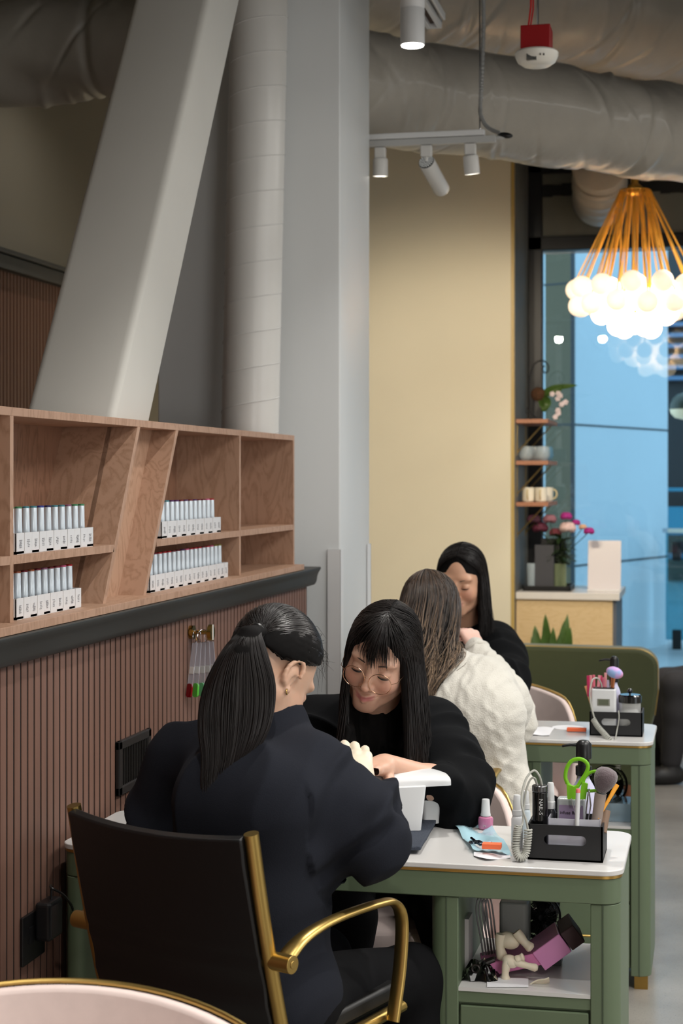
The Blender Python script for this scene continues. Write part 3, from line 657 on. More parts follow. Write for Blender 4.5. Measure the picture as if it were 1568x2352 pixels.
for i, (px, dy, l) in enumerate(((1213,.11,'left cream mug on the lowest walnut shelf'),(1242,.11,'right cream mug on the lowest walnut shelf'),(1256,.30,'cream mug partly hidden behind the right mug'))):
    p = atY(px, 1100, YC+.06+dy); c = Vector((min(p.x,XR+.22), p.y, SZ[2]+.0122))
    t = thing('mug', l, 'mug', tuple(c), group='cream mugs')
    obj('cup', MB().lathe([(.028,0),(.035,.008),(.036,.085),(.034,.085),(.033,.012),(.001,.008)], c, 28, cap=False), mug_m, t)
    dirn = Vector((0,-1,0)) if i < 2 else Vector((1,0,0)); side = Vector((1,0,0)) if i < 2 else Vector((0,1,0))
    obj('handle', MB().tube([c+dirn*(.034+.024*math.sin(a))+Vector((0,0,.045+.028*math.cos(a))) for a in [math.pi*k/10 for k in range(11)]], .005, 8), mat('mug_handle', (214,196,150), .35), t)
# hanging orchid on a scroll wire stand
yo = YC+.25; S0 = [atY(1240,962,yo),atY(1218,945,yo),atY(1214,900,yo),atY(1216,868,yo),atY(1226,838,yo),atY(1244,828,yo),atY(1258,838,yo),atY(1258,852,yo),atY(1250,856,yo),atY(1246,846,yo),atY(1250,840,yo)]
t = thing('plant_stand', 'black scrolled wire plant hanger on the top walnut shelf', 'plant stand', tuple(S0[0]))
S0[0].z = SZ[0]+.013
obj('scroll', MB().tube(catmull(S0, 80), .004, 8).tube(catmull([S0[1]+Vector((0,0,-.02)),atY(1209,948,yo),atY(1210,938,yo),atY(1216,938,yo)],20), .003, 6).cyl((S0[0].x-.09,yo,SZ[0]+.0165),(S0[0].x+.02,yo,SZ[0]+.0165),.004,seg=8), dark_metal, t)
leaf_m = mat('leaf_green', (66,94,38), .45, var=.25, scale=20); leaf_d = mat('leaf_dark', (34,52,24), .45, var=.25, scale=20)
def leaf(P, wd, n=12, th=.0015, up=(0,0,1), fold=.3):
    C = catmull(P, n); g = []
    for i, c in enumerate(C):
        tg = (C[min(i+1,n-1)]-C[max(i-1,0)]).normalized(); s = tg.cross(Vector(up)); s = s.normalized() if s.length > .01 else Vector((1,0,0)); nn = s.cross(tg)
        u = i/(n-1); w2 = wd*math.sin(math.pi*min(1, .12+u*.88))**.7*(1 if u < .99 else .05)
        g.append([c-s*w2+nn*w2*fold, c, c+s*w2+nn*w2*fold])
    return MB().sheet(g, th)
pot = atY(1236,906,yo)
ob_ = thing('orchid', 'small orchid with brown root ball and drooping white flowers on the wire hanger', 'orchid', tuple(pot))
obj('root_ball', MB().ell(pot, (.045,.04,.043)), mat('root_brown', (84,56,34), .9, bump=.8, bscale=80, bdist=.01, var=.4, scale=50), ob_)
lf = [([pot+Vector((.02,0,.01)), atY(1270,892,yo-.03), atY(1300,888,yo-.05), atY(1326,885,yo-.06)], .018),
      ([pot+Vector((.02,0,0)), atY(1262,905,yo-.04), atY(1285,895,yo-.05), atY(1292,882,yo-.06)], .016),
      ([pot+Vector((.01,0,-.02)), atY(1250,935,yo-.04), atY(1245,945,yo-.04)], .026), ([pot+Vector((.03,0,-.01)), atY(1258,925,yo-.06), atY(1252,943,yo-.06)], .02)]
for P, wd in lf: obj('leaf', leaf(P, wd, up=(0,-1,.4)), leaf_m, ob_, smooth=80)
stem = catmull([pot+Vector((.03,0,.0)), atY(1275,905,yo-.05), atY(1290,930,yo-.06), atY(1280,965,yo-.06)], 24); obj('stem', MB().tube(stem, .002, 6), leaf_m, ob_)
pet_m = mat('orchid_petal', (226,210,212), .5, var=.25, scale=60)
for k in range(9):
    c = stem[8+k*15//9]+Vector((random.uniform(-.02,.03),random.uniform(-.02,.0),random.uniform(-.01,.02))); fl_ = MB()
    for a in range(5):
        q = a*2*math.pi/5+k; d = Vector((math.cos(q), -.25, math.sin(q))); fl_.ell(c+d*.009, (.008,.003,.008), 8, 6)
    fl_.ell(c+Vector((0,-.004,0)), .003, 6, 5); obj('flower', fl_, pet_m, ob_)
# tray, napkin boxes, vases on the counter
ty = YC+.25
t = thing('serving_tray', 'low black tray on the white counter top', 'tray', (XR+.2, ty, CT)); px_ = atY(1310,1345,ty-.1).x
obj('tray_body', MB().box((XR+.03,ty-.1,CT),(px_,ty+.2,CT+.008)).box((XR+.03,ty-.1,CT),(px_,ty-.09,CT+.03)).box((XR+.03,ty+.19,CT),(px_,ty+.2,CT+.03)).box((px_-.01,ty-.1,CT),(px_,ty+.2,CT+.03)).box((XR+.03,ty-.1,CT),(XR+.04,ty+.2,CT+.03)), black_plastic, t, smooth=0, bevel=.002)
grey_box = mat('charcoal_card', (66,66,70), .6)
a = atY(1227,1252,ty-.06); b = atY(1271,1252,ty-.06)
o = obj('tall_box', MB().box((a.x,ty-.05,CT+.0085),(b.x,ty+.02,a.z)), grey_box, smooth=0, bevel=.003); tag(o, 'tall charcoal box standing on the black counter tray', 'box')
a = atY(1244,1236,ty+.09); b = atY(1300,1236,ty+.09)
o = obj('cup_dispenser', MB().box((a.x,ty+.03,CT+.0085),(b.x,ty+.11,a.z)).box((a.x+.012,ty+.026,a.z-.04),(b.x-.03,ty+.03,a.z-.008)), mat('matte_black_box', (26,26,28), .5), smooth=0, bevel=.003); tag(o, 'matte black dispenser behind the charcoal box on the tray', 'dispenser')
g0 = atY(1209,1340,ty); t = thing('glass_carafe', 'slim clear glass tumbler at the left of the black tray', 'glass', (XR+.075, ty-.03, CT+.0085))
obj('wall', MB().lathe([(.026,0),(.030,.15),(.028,.15),(.024,.006),(.001,.006)], (XR+.075,ty-.03,CT+.0085), 24, cap=False), tum, t)
vb = atY(1288,1320,ty+.02); vz = CT+.0085
t = thing('flower_vase', 'clear square vase of stems holding pink and magenta peonies', 'vase', (vb.x, vb.y-.01, vz))
obj('vase_glass', MB().prism(rrect(vb.x-.036,vb.y-.066,vb.x+.036,vb.y+.006,.01), vz, vz+.15), mat('vase_glass', (180,196,150), .05, alpha=.25, spec=1), t)
st = MB(); tops = [(1303,1215,.037,(226,196,190),'pale pink'),(1300,1188,.026,(170,40,130),'magenta'),(1352,1222,.024,(160,25,110),'magenta'),(1240,1215,.036,(92,32,52),'deep wine'),(1262,1195,.03,(150,100,110),'dusty pink'),(1275,1225,.028,(130,60,70),'dusty rose'),(1225,1195,.03,(86,46,62),'wine'),(1338,1212,.018,(222,176,140),'peach'),(1322,1202,.02,(130,20,90),'magenta')]
cen = Vector((vb.x, vb.y-.03, vz+.01))
for (px, py, r, c, nm) in tops:
    r *= 1.45; p = atY(px, py, vb.y-.03+random.uniform(-.05,.05)); st.tube(catmull([cen+Vector((random.uniform(-.02,.02),random.uniform(-.02,.02),0)), cen+Vector((random.uniform(-.015,.015),0,.15)), p], 12), .0022, 6)
    f = MB(); rg = random.Random(px)
    for layer, (rad, cnt, tilt) in enumerate(((.25,5,.2),(.55,8,.6),(.85,10,1.1),(1.0,11,1.6))):
        for k in range(cnt):
            q = 2*math.pi*k/cnt+layer*.4+rg.uniform(-.1,.1); d = Vector((math.cos(q)*math.sin(tilt), math.sin(q)*math.sin(tilt), math.cos(tilt)))
            M = Vector((0,0,1)).rotation_difference(d).to_matrix(); f.ell(p+d*r*.45*rad+Vector((0,0,r*.1)), (r*.5,r*.34,r*.5), 8, 6, M)
    tag_ = obj('peony', f, mat('petal_%s' % nm.replace(' ','_'), c, .6, var=.2, scale=60), t, smooth=80); plab(tag_, nm+' peony bloom')
obj('stem', st, leaf_d, t)
lm = MB(); rg = random.Random(4)
for k in range(34):
    a_ = rg.uniform(0,6.28); b0 = cen+Vector((0,0,rg.uniform(.13,.30))); d = Vector((math.cos(a_),math.sin(a_)*.7,rg.uniform(-.3,.5)))
    l_ = leaf([b0, b0+d*.05, b0+d*.10+Vector((0,0,-.012))], .014); lm.add(l_.v, l_.f)
obj('foliage', lm, leaf_d, t, smooth=80)
# acrylic sign holder
a = atY(1349,1242,ty+.1); b = atY(1425,1242,ty+.1); yy = ty+.1
t = thing('sign_holder', 'blank white acrylic sign holder standing on the counter', 'sign', ((a.x+b.x)/2, yy, CT))
obj('card', MB().hexa([Vector(p) for p in ((a.x,yy,CT),(b.x,yy,CT),(b.x,yy+.004,CT),(a.x,yy+.004,CT),(a.x,yy+.05,a.z),(b.x,yy+.05,a.z),(b.x,yy+.054,a.z),(a.x,yy+.054,a.z))]), mat('sign_white', (214,206,206), .3), t, smooth=0)
obj('foot', MB().box((a.x,yy-.06,CT),(b.x,yy+.07,CT+.003)), mat('sign_foot', (232,232,232), .15), t, smooth=0)

# snake plant in front of the counter
sp = atY(1270,1487,9.45); t = thing('potted_snake_plant', 'spiky green snake plant in front of the pale wood counter', 'plant', (sp.x, 9.45, 0))
obj('pot', MB().lathe([(.09,0),(.12,.02),(.13,.42),(.12,.42),(.11,.38),(.001,.38)], (sp.x,9.45,0), 28), mat('pot_grey', (120,118,112), .6), t)
for (px, py, lx, wd) in ((1252,1410,-.02,.028),(1228,1436,-.06,.03),(1220,1462,-.07,.018),(1303,1410,.04,.026),(1296,1425,.03,.03),(1310,1440,.05,.026),(1270,1440,.0,.024),(1245,1455,-.03,.022),(1288,1450,.01,.026)):
    tip = atY(px, py, 9.45+random.uniform(-.06,.06)); base = Vector((sp.x+lx*.3, 9.45+random.uniform(-.03,.03), .39))
    obj('leaf', leaf([base, base.lerp(tip,.45)+Vector((lx*.45,0,.03)), tip], wd*1.1, up=(0,-1,.2)), leaf_m, t, smooth=80)
# ================================================================ MANICURE TABLES
TX0, TX1, TY0, TD = -1.398, -.181, 3.485, .405
def table(label):
    x0, x1, y0, y1 = TX0, TX1, TY0, TY0+TD
    t = thing('manicure_table', label, 'table', (x0, y0, 0), group='sage green manicure tables')
    r = .045
    obj('tabletop', MB().prism(rrect(x0,y0,x1,y1,r,8), .7385, .75), white_top, t, bevel=.002)
    obj('brass_band', MB().prism(rrect(x0+.003,y0+.003,x1-.003,y1-.003,r-.003,8), .7325, .7385), brass_trim, t)
    obj('apron', MB().prism(rrect(x0+.005,y0+.005,x1-.005,y1-.005,r-.005,8), .68, .7325), sage, t, bevel=.002)
    cl = atY(987, 2100, y0+.01).x; cr = x1-.006; ya, yb = y0+.008, y1-.008; w_ = .060
    for (a, b, cs_) in ((cl, cl+w_, (1,0,0,1)), (cr-w_, cr, (0,1,1,0))):
        p = MB().prism(rrect(a, ya, b, yb, .036, 8, cs_), .04, .679)
        obj('side_panel', p, sage, t, bevel=.002)
        g = b-.025 if cs_[0] else a+.025
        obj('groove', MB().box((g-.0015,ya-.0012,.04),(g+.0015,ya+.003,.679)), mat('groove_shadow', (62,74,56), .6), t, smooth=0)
    il, ir = cl+w_, cr-w_
    obj('shelf_board', MB().box((il,ya+.004,.462),(ir,yb,.485)), sage, t, smooth=0)
    obj('shelf_top', MB().box((il,ya+.002,.485),(ir,yb,.493)), white_top, t, smooth=0)
    obj('carcass', MB().box((il,ya+.016,.06),(ir,yb,.462)), sage, t, smooth=0)
    for z0, z1 in ((.265,.455),(.065,.255)):
        d = obj('drawer', MB().box((il+.004,ya+.002,z0),(ir-.004,ya+.016,z1)), sage, t, smooth=0, bevel=.002)
        c = (il+ir)/2; zz = (z0+z1)/2
        obj('handle', MB().cyl((c-.06,ya-.018,zz),(c+.06,ya-.018,zz),.004,seg=10).cyl((c-.05,ya-.018,zz),(c-.05,ya+.003,zz),.003,seg=8).cyl((c+.05,ya-.018,zz),(c+.05,ya+.003,zz),.003,seg=8), gold_mat, d)
    for x in (cl+.012, cr-.05):
        for y in (ya+.01, yb-.06): obj('foot', MB().box((x,y,0),(x+.04,y+.05,.04)), brass_trim, t, smooth=0)
    obj('end_panel', MB().prism(rrect(x0+.012, ya, x0+.055, yb, .02, 6), 0, .679), sage, t, bevel=.002)
    return t
T1 = table('nearer sage green manicure table with white top and open shelf of clutter')
T2 = dup(T1, (TX0, 5.2, 0), label='farther sage green manicure table behind the first one')
TT = .7502; ST = .4932
DY = 5.2-TY0

# ================================================================ CHAIRS
leather = mat('black_leather', (13,13,14), .42, bump=.15, bscale=120, bdist=.001)
def black_chair(label, top=.925):
    t = thing('office_armchair', label, 'chair', (0,0,0)); h = .218
    post = lambda s: catmull([(s*h,-.0+(.925-top)*.22,top),(s*h,.035 if top > .8 else .05,min(.76,top-.05)),(s*h,.082,.575),(s*h,.12,.45)], 14)
    for s in (-1,1):
        obj('back_post', MB().tube(post(s), .0145, 16, flat=.9), gold_mat, t, local=True)
        P = [(s*(h+.026),.055,.690),(s*(h+.03),.11,.722),(s*(h+.034),.20,.738),(s*(h+.034),.34,.738),(s*(h+.034),.395,.728),(s*(h+.034),.42,.690),(s*(h+.033),.415,.60),(s*(h+.03),.395,.50)]
        C = catmull(P, 48); obj('armrest', MB().tube(C, [.021-.006*min(1,i/12) for i in range(48)], 16, flat=.5, up=(0,0,1)), gold_mat, t, local=True)
        obj('arm_joint', MB().cyl((s*(h-.012),.055,.69),(s*(h+.05),.055,.69),.0165,seg=24).cyl((s*(h+.05),.055,.69),(s*(h+.0515),.055,.69),.007,seg=16), gold_mat, t, local=True, bevel=.003)
        obj('seat_rail', MB().tube([(s*h,.11,.47),(s*h,.3,.495),(s*h,.47,.505)], .014, 12, flat=.8), gold_mat, t, local=True)
    g = []; n = 36
    for i in range(n+1):
        z = top-.013-(top-.013-.46)*i/n; yb = -.002+max(0,(.912-z))*.245+(.004*abs(math.sin(math.pi*(z-.46)/.075)) if z < .70 else 0)
        g.append([Vector((x*h*.955, yb-.022*(1-x*x), z+.010*(x*x)*(1 if i < 3 else 0))) for x in [k/10-1 for k in range(21)]])
    obj('backrest', MB().sheet(g, -.022), leather, t, local=True, smooth=60, bevel=.004)
    g = [[Vector((x*h*.93, .09+.40*i/14, .49+.022*(i/14)-.012*(1-x*x)*math.sin(math.pi*i/14))) for x in [k/8-1 for k in range(17)]] for i in range(15)]
    obj('seat', MB().sheet(g, .035), leather, t, local=True, smooth=60, bevel=.008)
    obj('column', MB().cyl((0,.29,.06),(0,.29,.47),.025), gold_mat, t, local=True)
    for k in range(5):
        a = 2*math.pi*k/5+.3; e = Vector((.27*math.cos(a), .29+.27*math.sin(a), .075)); obj('base_leg', MB().tube([(0,.29,.10), e], [.022,.013], 10), gold_mat, t, local=True)
        obj('caster', MB().cyl(e+Vector((0,-.012,-.045)), e+Vector((0,.012,-.045)), .028, seg=20), black_plastic, t, local=True)
    return t
bc = black_chair('black leather armchair with brass posts and arms, seen from behind in the foreground')
pR = at(570, 1925, 2.985); pL = at(175, 1853, 3.235); mid = (pR+pL)/2; ang = math.atan2(pR.y-pL.y, pR.x-pL.x)
bc.location = (mid.x, mid.y, 0); bc.rotation_euler = (0,0,ang)
WM[bc.name] = Matrix.Translation(Vector((mid.x,mid.y,0))) @ Matrix.Rotation(ang,4,'Z')
a2 = math.radians(-4); tgt = at(1172, 1850, 4.93); lf_ = Matrix.Rotation(a2,3,'Z') @ Vector((.25,.41,0))
b2 = black_chair('brass-armed black chair under the person in the white cable-knit jumper', top=.74); b2.location = (tgt.x-lf_.x, tgt.y-lf_.y, 0); b2.rotation_euler = (0,0,a2)

def pink_chair(label):
    t = thing('tub_chair', label, 'chair', (0,0,0), group='blush velvet tub chairs')
    W_, n = .355, 40; rim = []; g = []
    for i in range(n+1):
        s = i/n*2-1; a = math.radians(84)*s; x = W_*math.sin(a); y = .10-.30*(1-math.cos(a))
        zt = .80-.11*(1-math.sqrt(max(0,1-min(.985,(x/.362)**2))))-.13*max(0,(abs(s)-.72)/.28)**2
        rim.append(Vector((x,y,zt))); row = []
        for k in range(15):
            u = k/14; z = .30+(zt-.30)*u; row.append(Vector((x*(.90+.10*u), (y)*(.9+.1*u)-.012*math.sin(math.pi*u), z)))
        g.append(row)
    obj('back_shell', MB().sheet(g, .024), pink_vel, t, local=True, smooth=60, bevel=.009, bseg=3)
    obj('piping', MB().tube([p+Vector((p.x*.055,.020,.003)) for p in rim], .0042, 8), gold_mat, t, local=True)
    obj('seam', MB().tube([Vector((0,.088,.66)),Vector((0,.078,.58)),Vector((0,.08,.42))], .002, 6), mat('seam_gold', (150,100,50), .5, .6), t, local=True)
    obj('seat_cushion', MB().lathe([(.001,.30),(.27,.30),(.30,.33),(.30,.42),(.27,.46),(.001,.465)], (0,-.10,0), 40), pink_vel, t, local=True, bevel=.01)
    for x, y in ((-.19,.06),(.19,.06),(-.2,-.28),(.2,-.28)):
        obj('leg', MB().tube([(x*.8,y*.8-.02,.30),(x*1.1,y*1.15-.02,.0)], [.014,.008], 10), gold_mat, t, local=True)
    return t
p1 = pink_chair('blush pink tub chair with gold piping cropped at the bottom left corner')
c = at(165, 2260, 2.50); r0 = math.radians(10)
def place(o, x, y, rz): o.location = (x,y,0); o.rotation_euler = (0,0,rz); WM[o.name] = Matrix.Translation(Vector((x,y,0))) @ Matrix.Rotation(rz,4,'Z')
place(p1, c.x, c.y-.1, math.radians(12))
c = at(868, 1800, 4.52); dup(p1, (c.x, c.y-.08, 0), math.radians(12), label='blush pink tub chair under the person wearing round glasses')
c = at(1092, 1590, 6.32); dup(p1, (c.x, c.y-.08, 0), math.radians(12), label='blush pink tub chair behind the farther sage green table')

# olive banquette
ol = mat('olive_velvet', (60,66,34), .7, sheen=.3, var=.05, scale=20)
sx0, sx1 = atY(1120,1500,8.0).x, atY(1511,1500,8.0).x
t = thing('sofa', 'olive green high-backed sofa behind the farther table', 'sofa', ((sx0+sx1)/2, 8.0, 0))
zt = atY(1300,1487,8.0).z
M = Matrix(((1,0,0,0),(0,0,1,8.0),(0,1,0,0),(0,0,0,1)))
P = [(sx0,.30),(sx1-.075,.30),(sx1-.04,.36),(sx1-.015,.45),(sx1,.56)]+[(sx1-.10+.10*math.cos(q), zt-.085+.085*math.sin(q)) for q in [math.radians(x) for x in range(0,91,10)]]+[(sx0+.05,zt+.006),(sx0,zt-.05)]
obj('backrest', MB().prism(P, 0, .14, M), ol, t, bevel=.02, bseg=3)
obj('piping', MB().tube([Vector((x,7.995,z)) for x, z in P[3:-1]], .0022, 8), gold_mat, t)
obj('base', MB().box((sx0,8.05,.10),(sx1-.09,8.75,.40)), ol, t, bevel=.03)
obj('seat_cushion', MB().box((sx0,8.14,.38),(sx1-.09,8.78,.47)), ol, t, bevel=.03)
for x in (sx0+.08, sx1-.14):
    for y in (8.08, 8.65): obj('leg', MB().cyl((x,y,0),(x,y,.11),.018,.024), mat('walnut_leg', (110,66,40), .4), t)

# ================================================================ ON THE NEARER TABLE
box_m = mat('matte_black_box', (26,26,28), .5)
def organiser(fx0, fx1, yf, depth, z, label):
    t = thing('desk_organiser', label, 'organiser', ((fx0+fx1)/2, yf, z)); w_ = .004; h = .074; cxm = (fx0+fx1)/2; hw = .044; hz = .0105; zc = z+.043
    f = MB(); yv = yf+w_
    for (xa, xb_, za, zb2) in ((fx0,cxm-hw,z,z+h),(cxm+hw,fx1,z,z+h),(cxm-hw,cxm+hw,z,zc-hz),(cxm-hw,cxm+hw,zc+hz,z+h)): f.box((xa,yf,za),(xb_,yv,zb2))
    for sx in (-1,1):
        for sz in (-1,1):
            cx_ = cxm+sx*(hw-hz); P_ = [(cxm+sx*hw, zc+sz*hz)]+[(cx_+sx*hz*math.cos(q), zc+sz*hz*math.sin(q)) for q in [math.radians(a) for a in range(0,91,15)]]
            f.rings([[Vector((x_,yy,z_)) for x_, z_ in P_] for yy in (yf, yv)])
    yb = yf+depth
    f.box((fx0,yf,z),(fx0+w_,yb,z+h)).box((fx1-w_,yf,z),(fx1,yb,z+h)).box((fx0,yb-w_,z),(fx1,yb,z+h+.0)).box((fx0,yf,z),(fx1,yb,z+w_))
    obj('box_shell', f, box_m, t, smooth=0); return t
b0 = atZ(1211,1974,TT); b1 = atZ(1384,1982,TT); yf1 = (b0.y+b1.y)/2
organiser(b0.x, b1.x, yf1, .14, TT, 'black slotted organiser box on the nearer table')
bz = TT+.0045
def I(px, py, dy): return atY(px, py, yf1+dy)      # point inside organiser
# e-file holder / drill
p = I(1240,1850,.035); t = thing('nail_drill', 'black cylindrical nail drill with silver end caps in the organiser', 'nail drill', (p.x,p.y,bz))
zt = I(1240,1803,.035).z; r = .0165
obj('barrel', MB().cyl((p.x,p.y,bz+.05),(p.x,p.y,zt-.014), r, seg=32).cyl((p.x,p.y,bz),(p.x,p.y,bz+.05), r*.96, seg=32), mat('gloss_black', (12,12,13), .12, coat=.5), t, bevel=.001)
obj('end_cap', MB().cyl((p.x,p.y,zt-.014),(p.x,p.y,zt),r*1.03,seg=32).cyl((p.x,p.y,bz+.048),(p.x,p.y,bz+.058),r*1.02,seg=32), mat('smoked_silver', (110,110,112), .2, .9), t, bevel=.002)
M = frame((p.x+.003, p.y-r*1.035, (bz+.058+zt-.014)/2+.008), (0,0,-1), (1,0,0)); text('NAIL-S', M, .0115, mat('print_white', (200,200,200), .5), t)
cord_m = mat('grey_cord', (168,168,160), .4)
q0 = Vector((p.x+.004,p.y,zt))
cpth = [q0, I(1238,1782,.03), I(1226,1770,.03), I(1210,1785,.02), I(1200,1815,.005), I(1198,1850,-.01), I(1208,1885,-.012), I(1212,1905,-.012)]
q0b = Vector((p.x-.006,p.y,zt))
cpt2 = [q0b, I(1228,1788,.035), I(1218,1790,.035), I(1208,1815,.025), I(1203,1850,.015), I(1200,1890,.0), I(1195,1900,-.012)]
ccl = thing('coiled_cable', 'grey coiled cable looping from the nail drill onto the nearer table', 'cable', tuple(atZ(1195,1975,TT)))
obj('cord', MB().tube(catmull(cpth, 60), .0024, 8).tube(catmull(cpt2, 60), .0021, 8), cord_m, ccl)
def coil(path, turns, R, r, n=None):
    n = n or turns*14; C = catmull(path, n); out = []
    for i, c in enumerate(C):
        tg = (C[min(i+1,n-1)]-C[max(i-1,0)]).normalized(); a = tg.cross(Vector((0,1,0.01))).normalized(); b = tg.cross(a); q = 2*math.pi*turns*i/(n-1)
        out.append(c+(a*math.cos(q)+b*math.sin(q))*R)
    return MB().tube(out, r, 6)
cp_ = [I(1213,1905,-.014), I(1211,1935,-.016), I(1206,1962,-.022), atZ(1192,1970,TT+.009), I(1184,1950,-.022), I(1186,1920,-.016), I(1190,1898,-.014)]
obj('coil', coil(cp_, 30, .0068, .0022), cord_m, ccl)
# bottles left of the organiser
def dropper(px, pyb, d_z, h, r, label, name='dropper_bottle', body=(224,226,228), ltr=None):
    c = atZ(px, pyb, d_z) if d_z else pyb; t = thing(name, label, 'bottle', tuple(c))
    obj('bottle_body', MB().lathe([(r*.95,0),(r,.003),(r,h*.55),(r*.8,h*.6),(r*.6,h*.62)], c, 28), mat('bottle_%d_%d_%d' % body, body, .25), t)
    obj('cap', MB().lathe([(r*.85,h*.62),(r*.85,h*.72),(r*.74,h*.73),(r*.6,h*.98),(r*.5,h)], c, 28), white_plastic, t)
    if ltr: text(ltr, frame((c.x-.002,c.y-r-.0002,c.z+h*.22), (1,0,0), (0,0,1)), .012, mat('print_black', (40,30,34), .5), t)
    return t
dropper(1187, 1948, TT, .115, .0125, 'white lettered dropper bottle standing left of the organiser', ltr='P·I')
dropper(1207, 1925, TT, .105, .0105, 'white capped bottle half hidden behind the grey coiled cable', body=(210,222,228))
c = I(1264,1870,.075); c.z = bz; dropper(0, c, 0, .145, .0115, 'dark spray bottle with white top beside the nail drill', name='spray_bottle', body=(40,40,46))
# lilac liquid bottle
a = I(1279,1870,.055); b = I(1343,1870,.055); zt_b = I(1300,1834,.055).z
t = thing('square_bottle', 'square clear bottle with lilac label in the organiser', 'bottle', ((a.x+b.x)/2,a.y,bz))
obj('bottle_body', MB().prism(rrect(a.x,a.y,b.x,a.y+.03,.006), bz, zt_b), mat('frosted_clear', (196,200,202), .15, alpha=.75), t, bevel=.004, bseg=3)
obj('label', MB().box((a.x+.004,a.y-.0008,bz+.02),(b.x-.004,a.y-.0002,zt_b-.014)), mat('lilac_label', (150,132,160), .5), t, smooth=0)
text('infuse Base', frame(((a.x+b.x)/2-.002,a.y-.0012,zt_b-.030),(1,0,0),(0,0,1)), .0095, mat('print_black'), t)
ins = I(1258,1890,.012); ine = I(1378,1890,.012); zi = I(1300,1881,.012).z
tag(obj('divider_cup', MB().box((ins.x,ins.y,bz),(ine.x,ins.y+.002,zi)).box((ins.x,ins.y,bz),(ins.x+.002,ins.y+.07,zi)).box((ine.x-.002,ins.y,bz),(ine.x,ins.y+.07,zi)).box((ins.x,ins.y,bz),(ine.x,ins.y+.07,bz+.002)), mat('milky_plastic', (216,216,226), .3, alpha=.6), smooth=0), 'milky translucent insert tray inside the black organiser', 'tray insert')
# scissors
sc = I(1330,1840,.04); t = thing('scissors', 'bright lime green handled scissors standing in the organiser', 'scissors', tuple(sc))
green = mat('lime_plastic', (120,190,30), .35)
def loop(pts, r, flat=.6): C = catmull([I(x,y,.045) for x, y in pts]+[I(*pts[0],.045)], 48); return MB().tube(C, r, 10, flat=flat, up=(0,1,0))
l1 = loop([(1303,1800),(1298,1785),(1301,1765),(1312,1748),(1330,1743),(1345,1750),(1350,1762),(1344,1778),(1334,1793),(1325,1807),(1312,1808)], .0042)
v_ = l1; st_ = [I(x,y,.045) for x, y in ((1306,1805),(1304,1832),(1322,1832),(1330,1800))]
obj('left_grip', l1, green, t); obj('left_shank', MB().prism([(I(x,y,.045).x, I(x,y,.045).z) for x, y in ((1301,1800),(1303,1835),(1322,1835),(1330,1802),(1318,1806))], -.003, .004, Matrix(((1,0,0,0),(0,0,1,sc.y+.003),(0,1,0,0),(0,0,0,1)))), green, t)
l2 = loop([(1338,1800),(1343,1785),(1356,1774),(1374,1772),(1388,1778),(1390,1792),(1384,1806),(1370,1815),(1350,1816),(1341,1810)], .0036)
obj('right_grip', l2, green, t); obj('right_shank', MB().prism([(I(x,y,.045).x, I(x,y,.045).z) for x, y in ((1336,1795),(1330,1835),(1345,1835),(1350,1800))], -.003, .004, Matrix(((1,0,0,0),(0,0,1,sc.y+.003),(0,1,0,0),(0,0,0,1)))), green, t)
obj('blade', MB().tube([I(1312,1832,.045), I(1325,1885,.045)], [.006,.002], 6, flat=.3).tube([I(1338,1832,.047), I(1325,1885,.047)], [.006,.002], 6, flat=.3), chrome, t)
def stick(name, label, cat, p0, p1, r0, r1, m, seg=12, flat=None):
    o = obj(name, MB().tube([p0, p1], [r0, r1], seg, flat=flat, up=(0,1,0)), m); return tag(o, label, cat)
t = thing('cuticle_pen', 'white pen with a coral cap standing in front of the scissors', 'pen', tuple(I(1325,1885,.008)))
obj('barrel', MB().tube([I(1324,1882,.008)-Vector((0,0,.03)), I(1327,1820,.008)], .0048, 14), white_plastic, t); obj('cap', MB().tube([I(1327,1820,.008), I(1327,1812,.008)], [.0052,.0042], 14), mat('coral', (226,120,120), .35), t)
t = thing('tweezers', 'metal tweezers standing beside the powder brush', 'tweezers', tuple(I(1350,1885,.02)))
obj('arm', MB().tube([I(1352,1812,.03), I(1347,1850,.03), I(1343,1890,.03)], [.003,.0035,.002], 8, flat=.5), chrome, t); obj('arm', MB().tube([I(1352,1812,.03), I(1356,1850,.03), I(1350,1890,.03)], [.003,.0035,.002], 8, flat=.5), chrome, t)
t = thing('powder_brush', 'fluffy mauve powder brush with a taupe handle in the organiser', 'brush', tuple(I(1370,1890,.03)))
obj('handle', MB().tube([I(1366,1905,.03), I(1372,1870,.03), I(1379,1822,.03)], [.011,.011,.0125], 24), mat('taupe_handle', (150,136,128), .35), t)
dirb = (I(1396,1775,.03)-I(1379,1822,.03)).normalized(); base = I(1379,1818,.03)
obj('bristles', MB().lathe([(.011,0),(.016,.008),(.022,.02),(.0245,.032),(.023,.042),(.017,.049),(.008,.052),(.001,.0525)], base, 32, dirb), mat('bristle_mauve', (92,78,82), .9, bump=.8, bscale=400, bdist=.003, sheen=.5), t, smooth=80)
stick('orange_file', 'thin orange stick leaning against the powder brush', 'file', I(1373,1880,.02), I(1417,1802,.06), .0022, .005, mat('orange_yellow', (222,150,30), .4), 8, .45)
stick('wooden_brush', 'brown wooden brush handle leaning at the right end of the organiser', 'handle', I(1384,1912,.05), I(1392,1862,.07), .008, .009, mat('brown_handle', (130,106,88), .5))
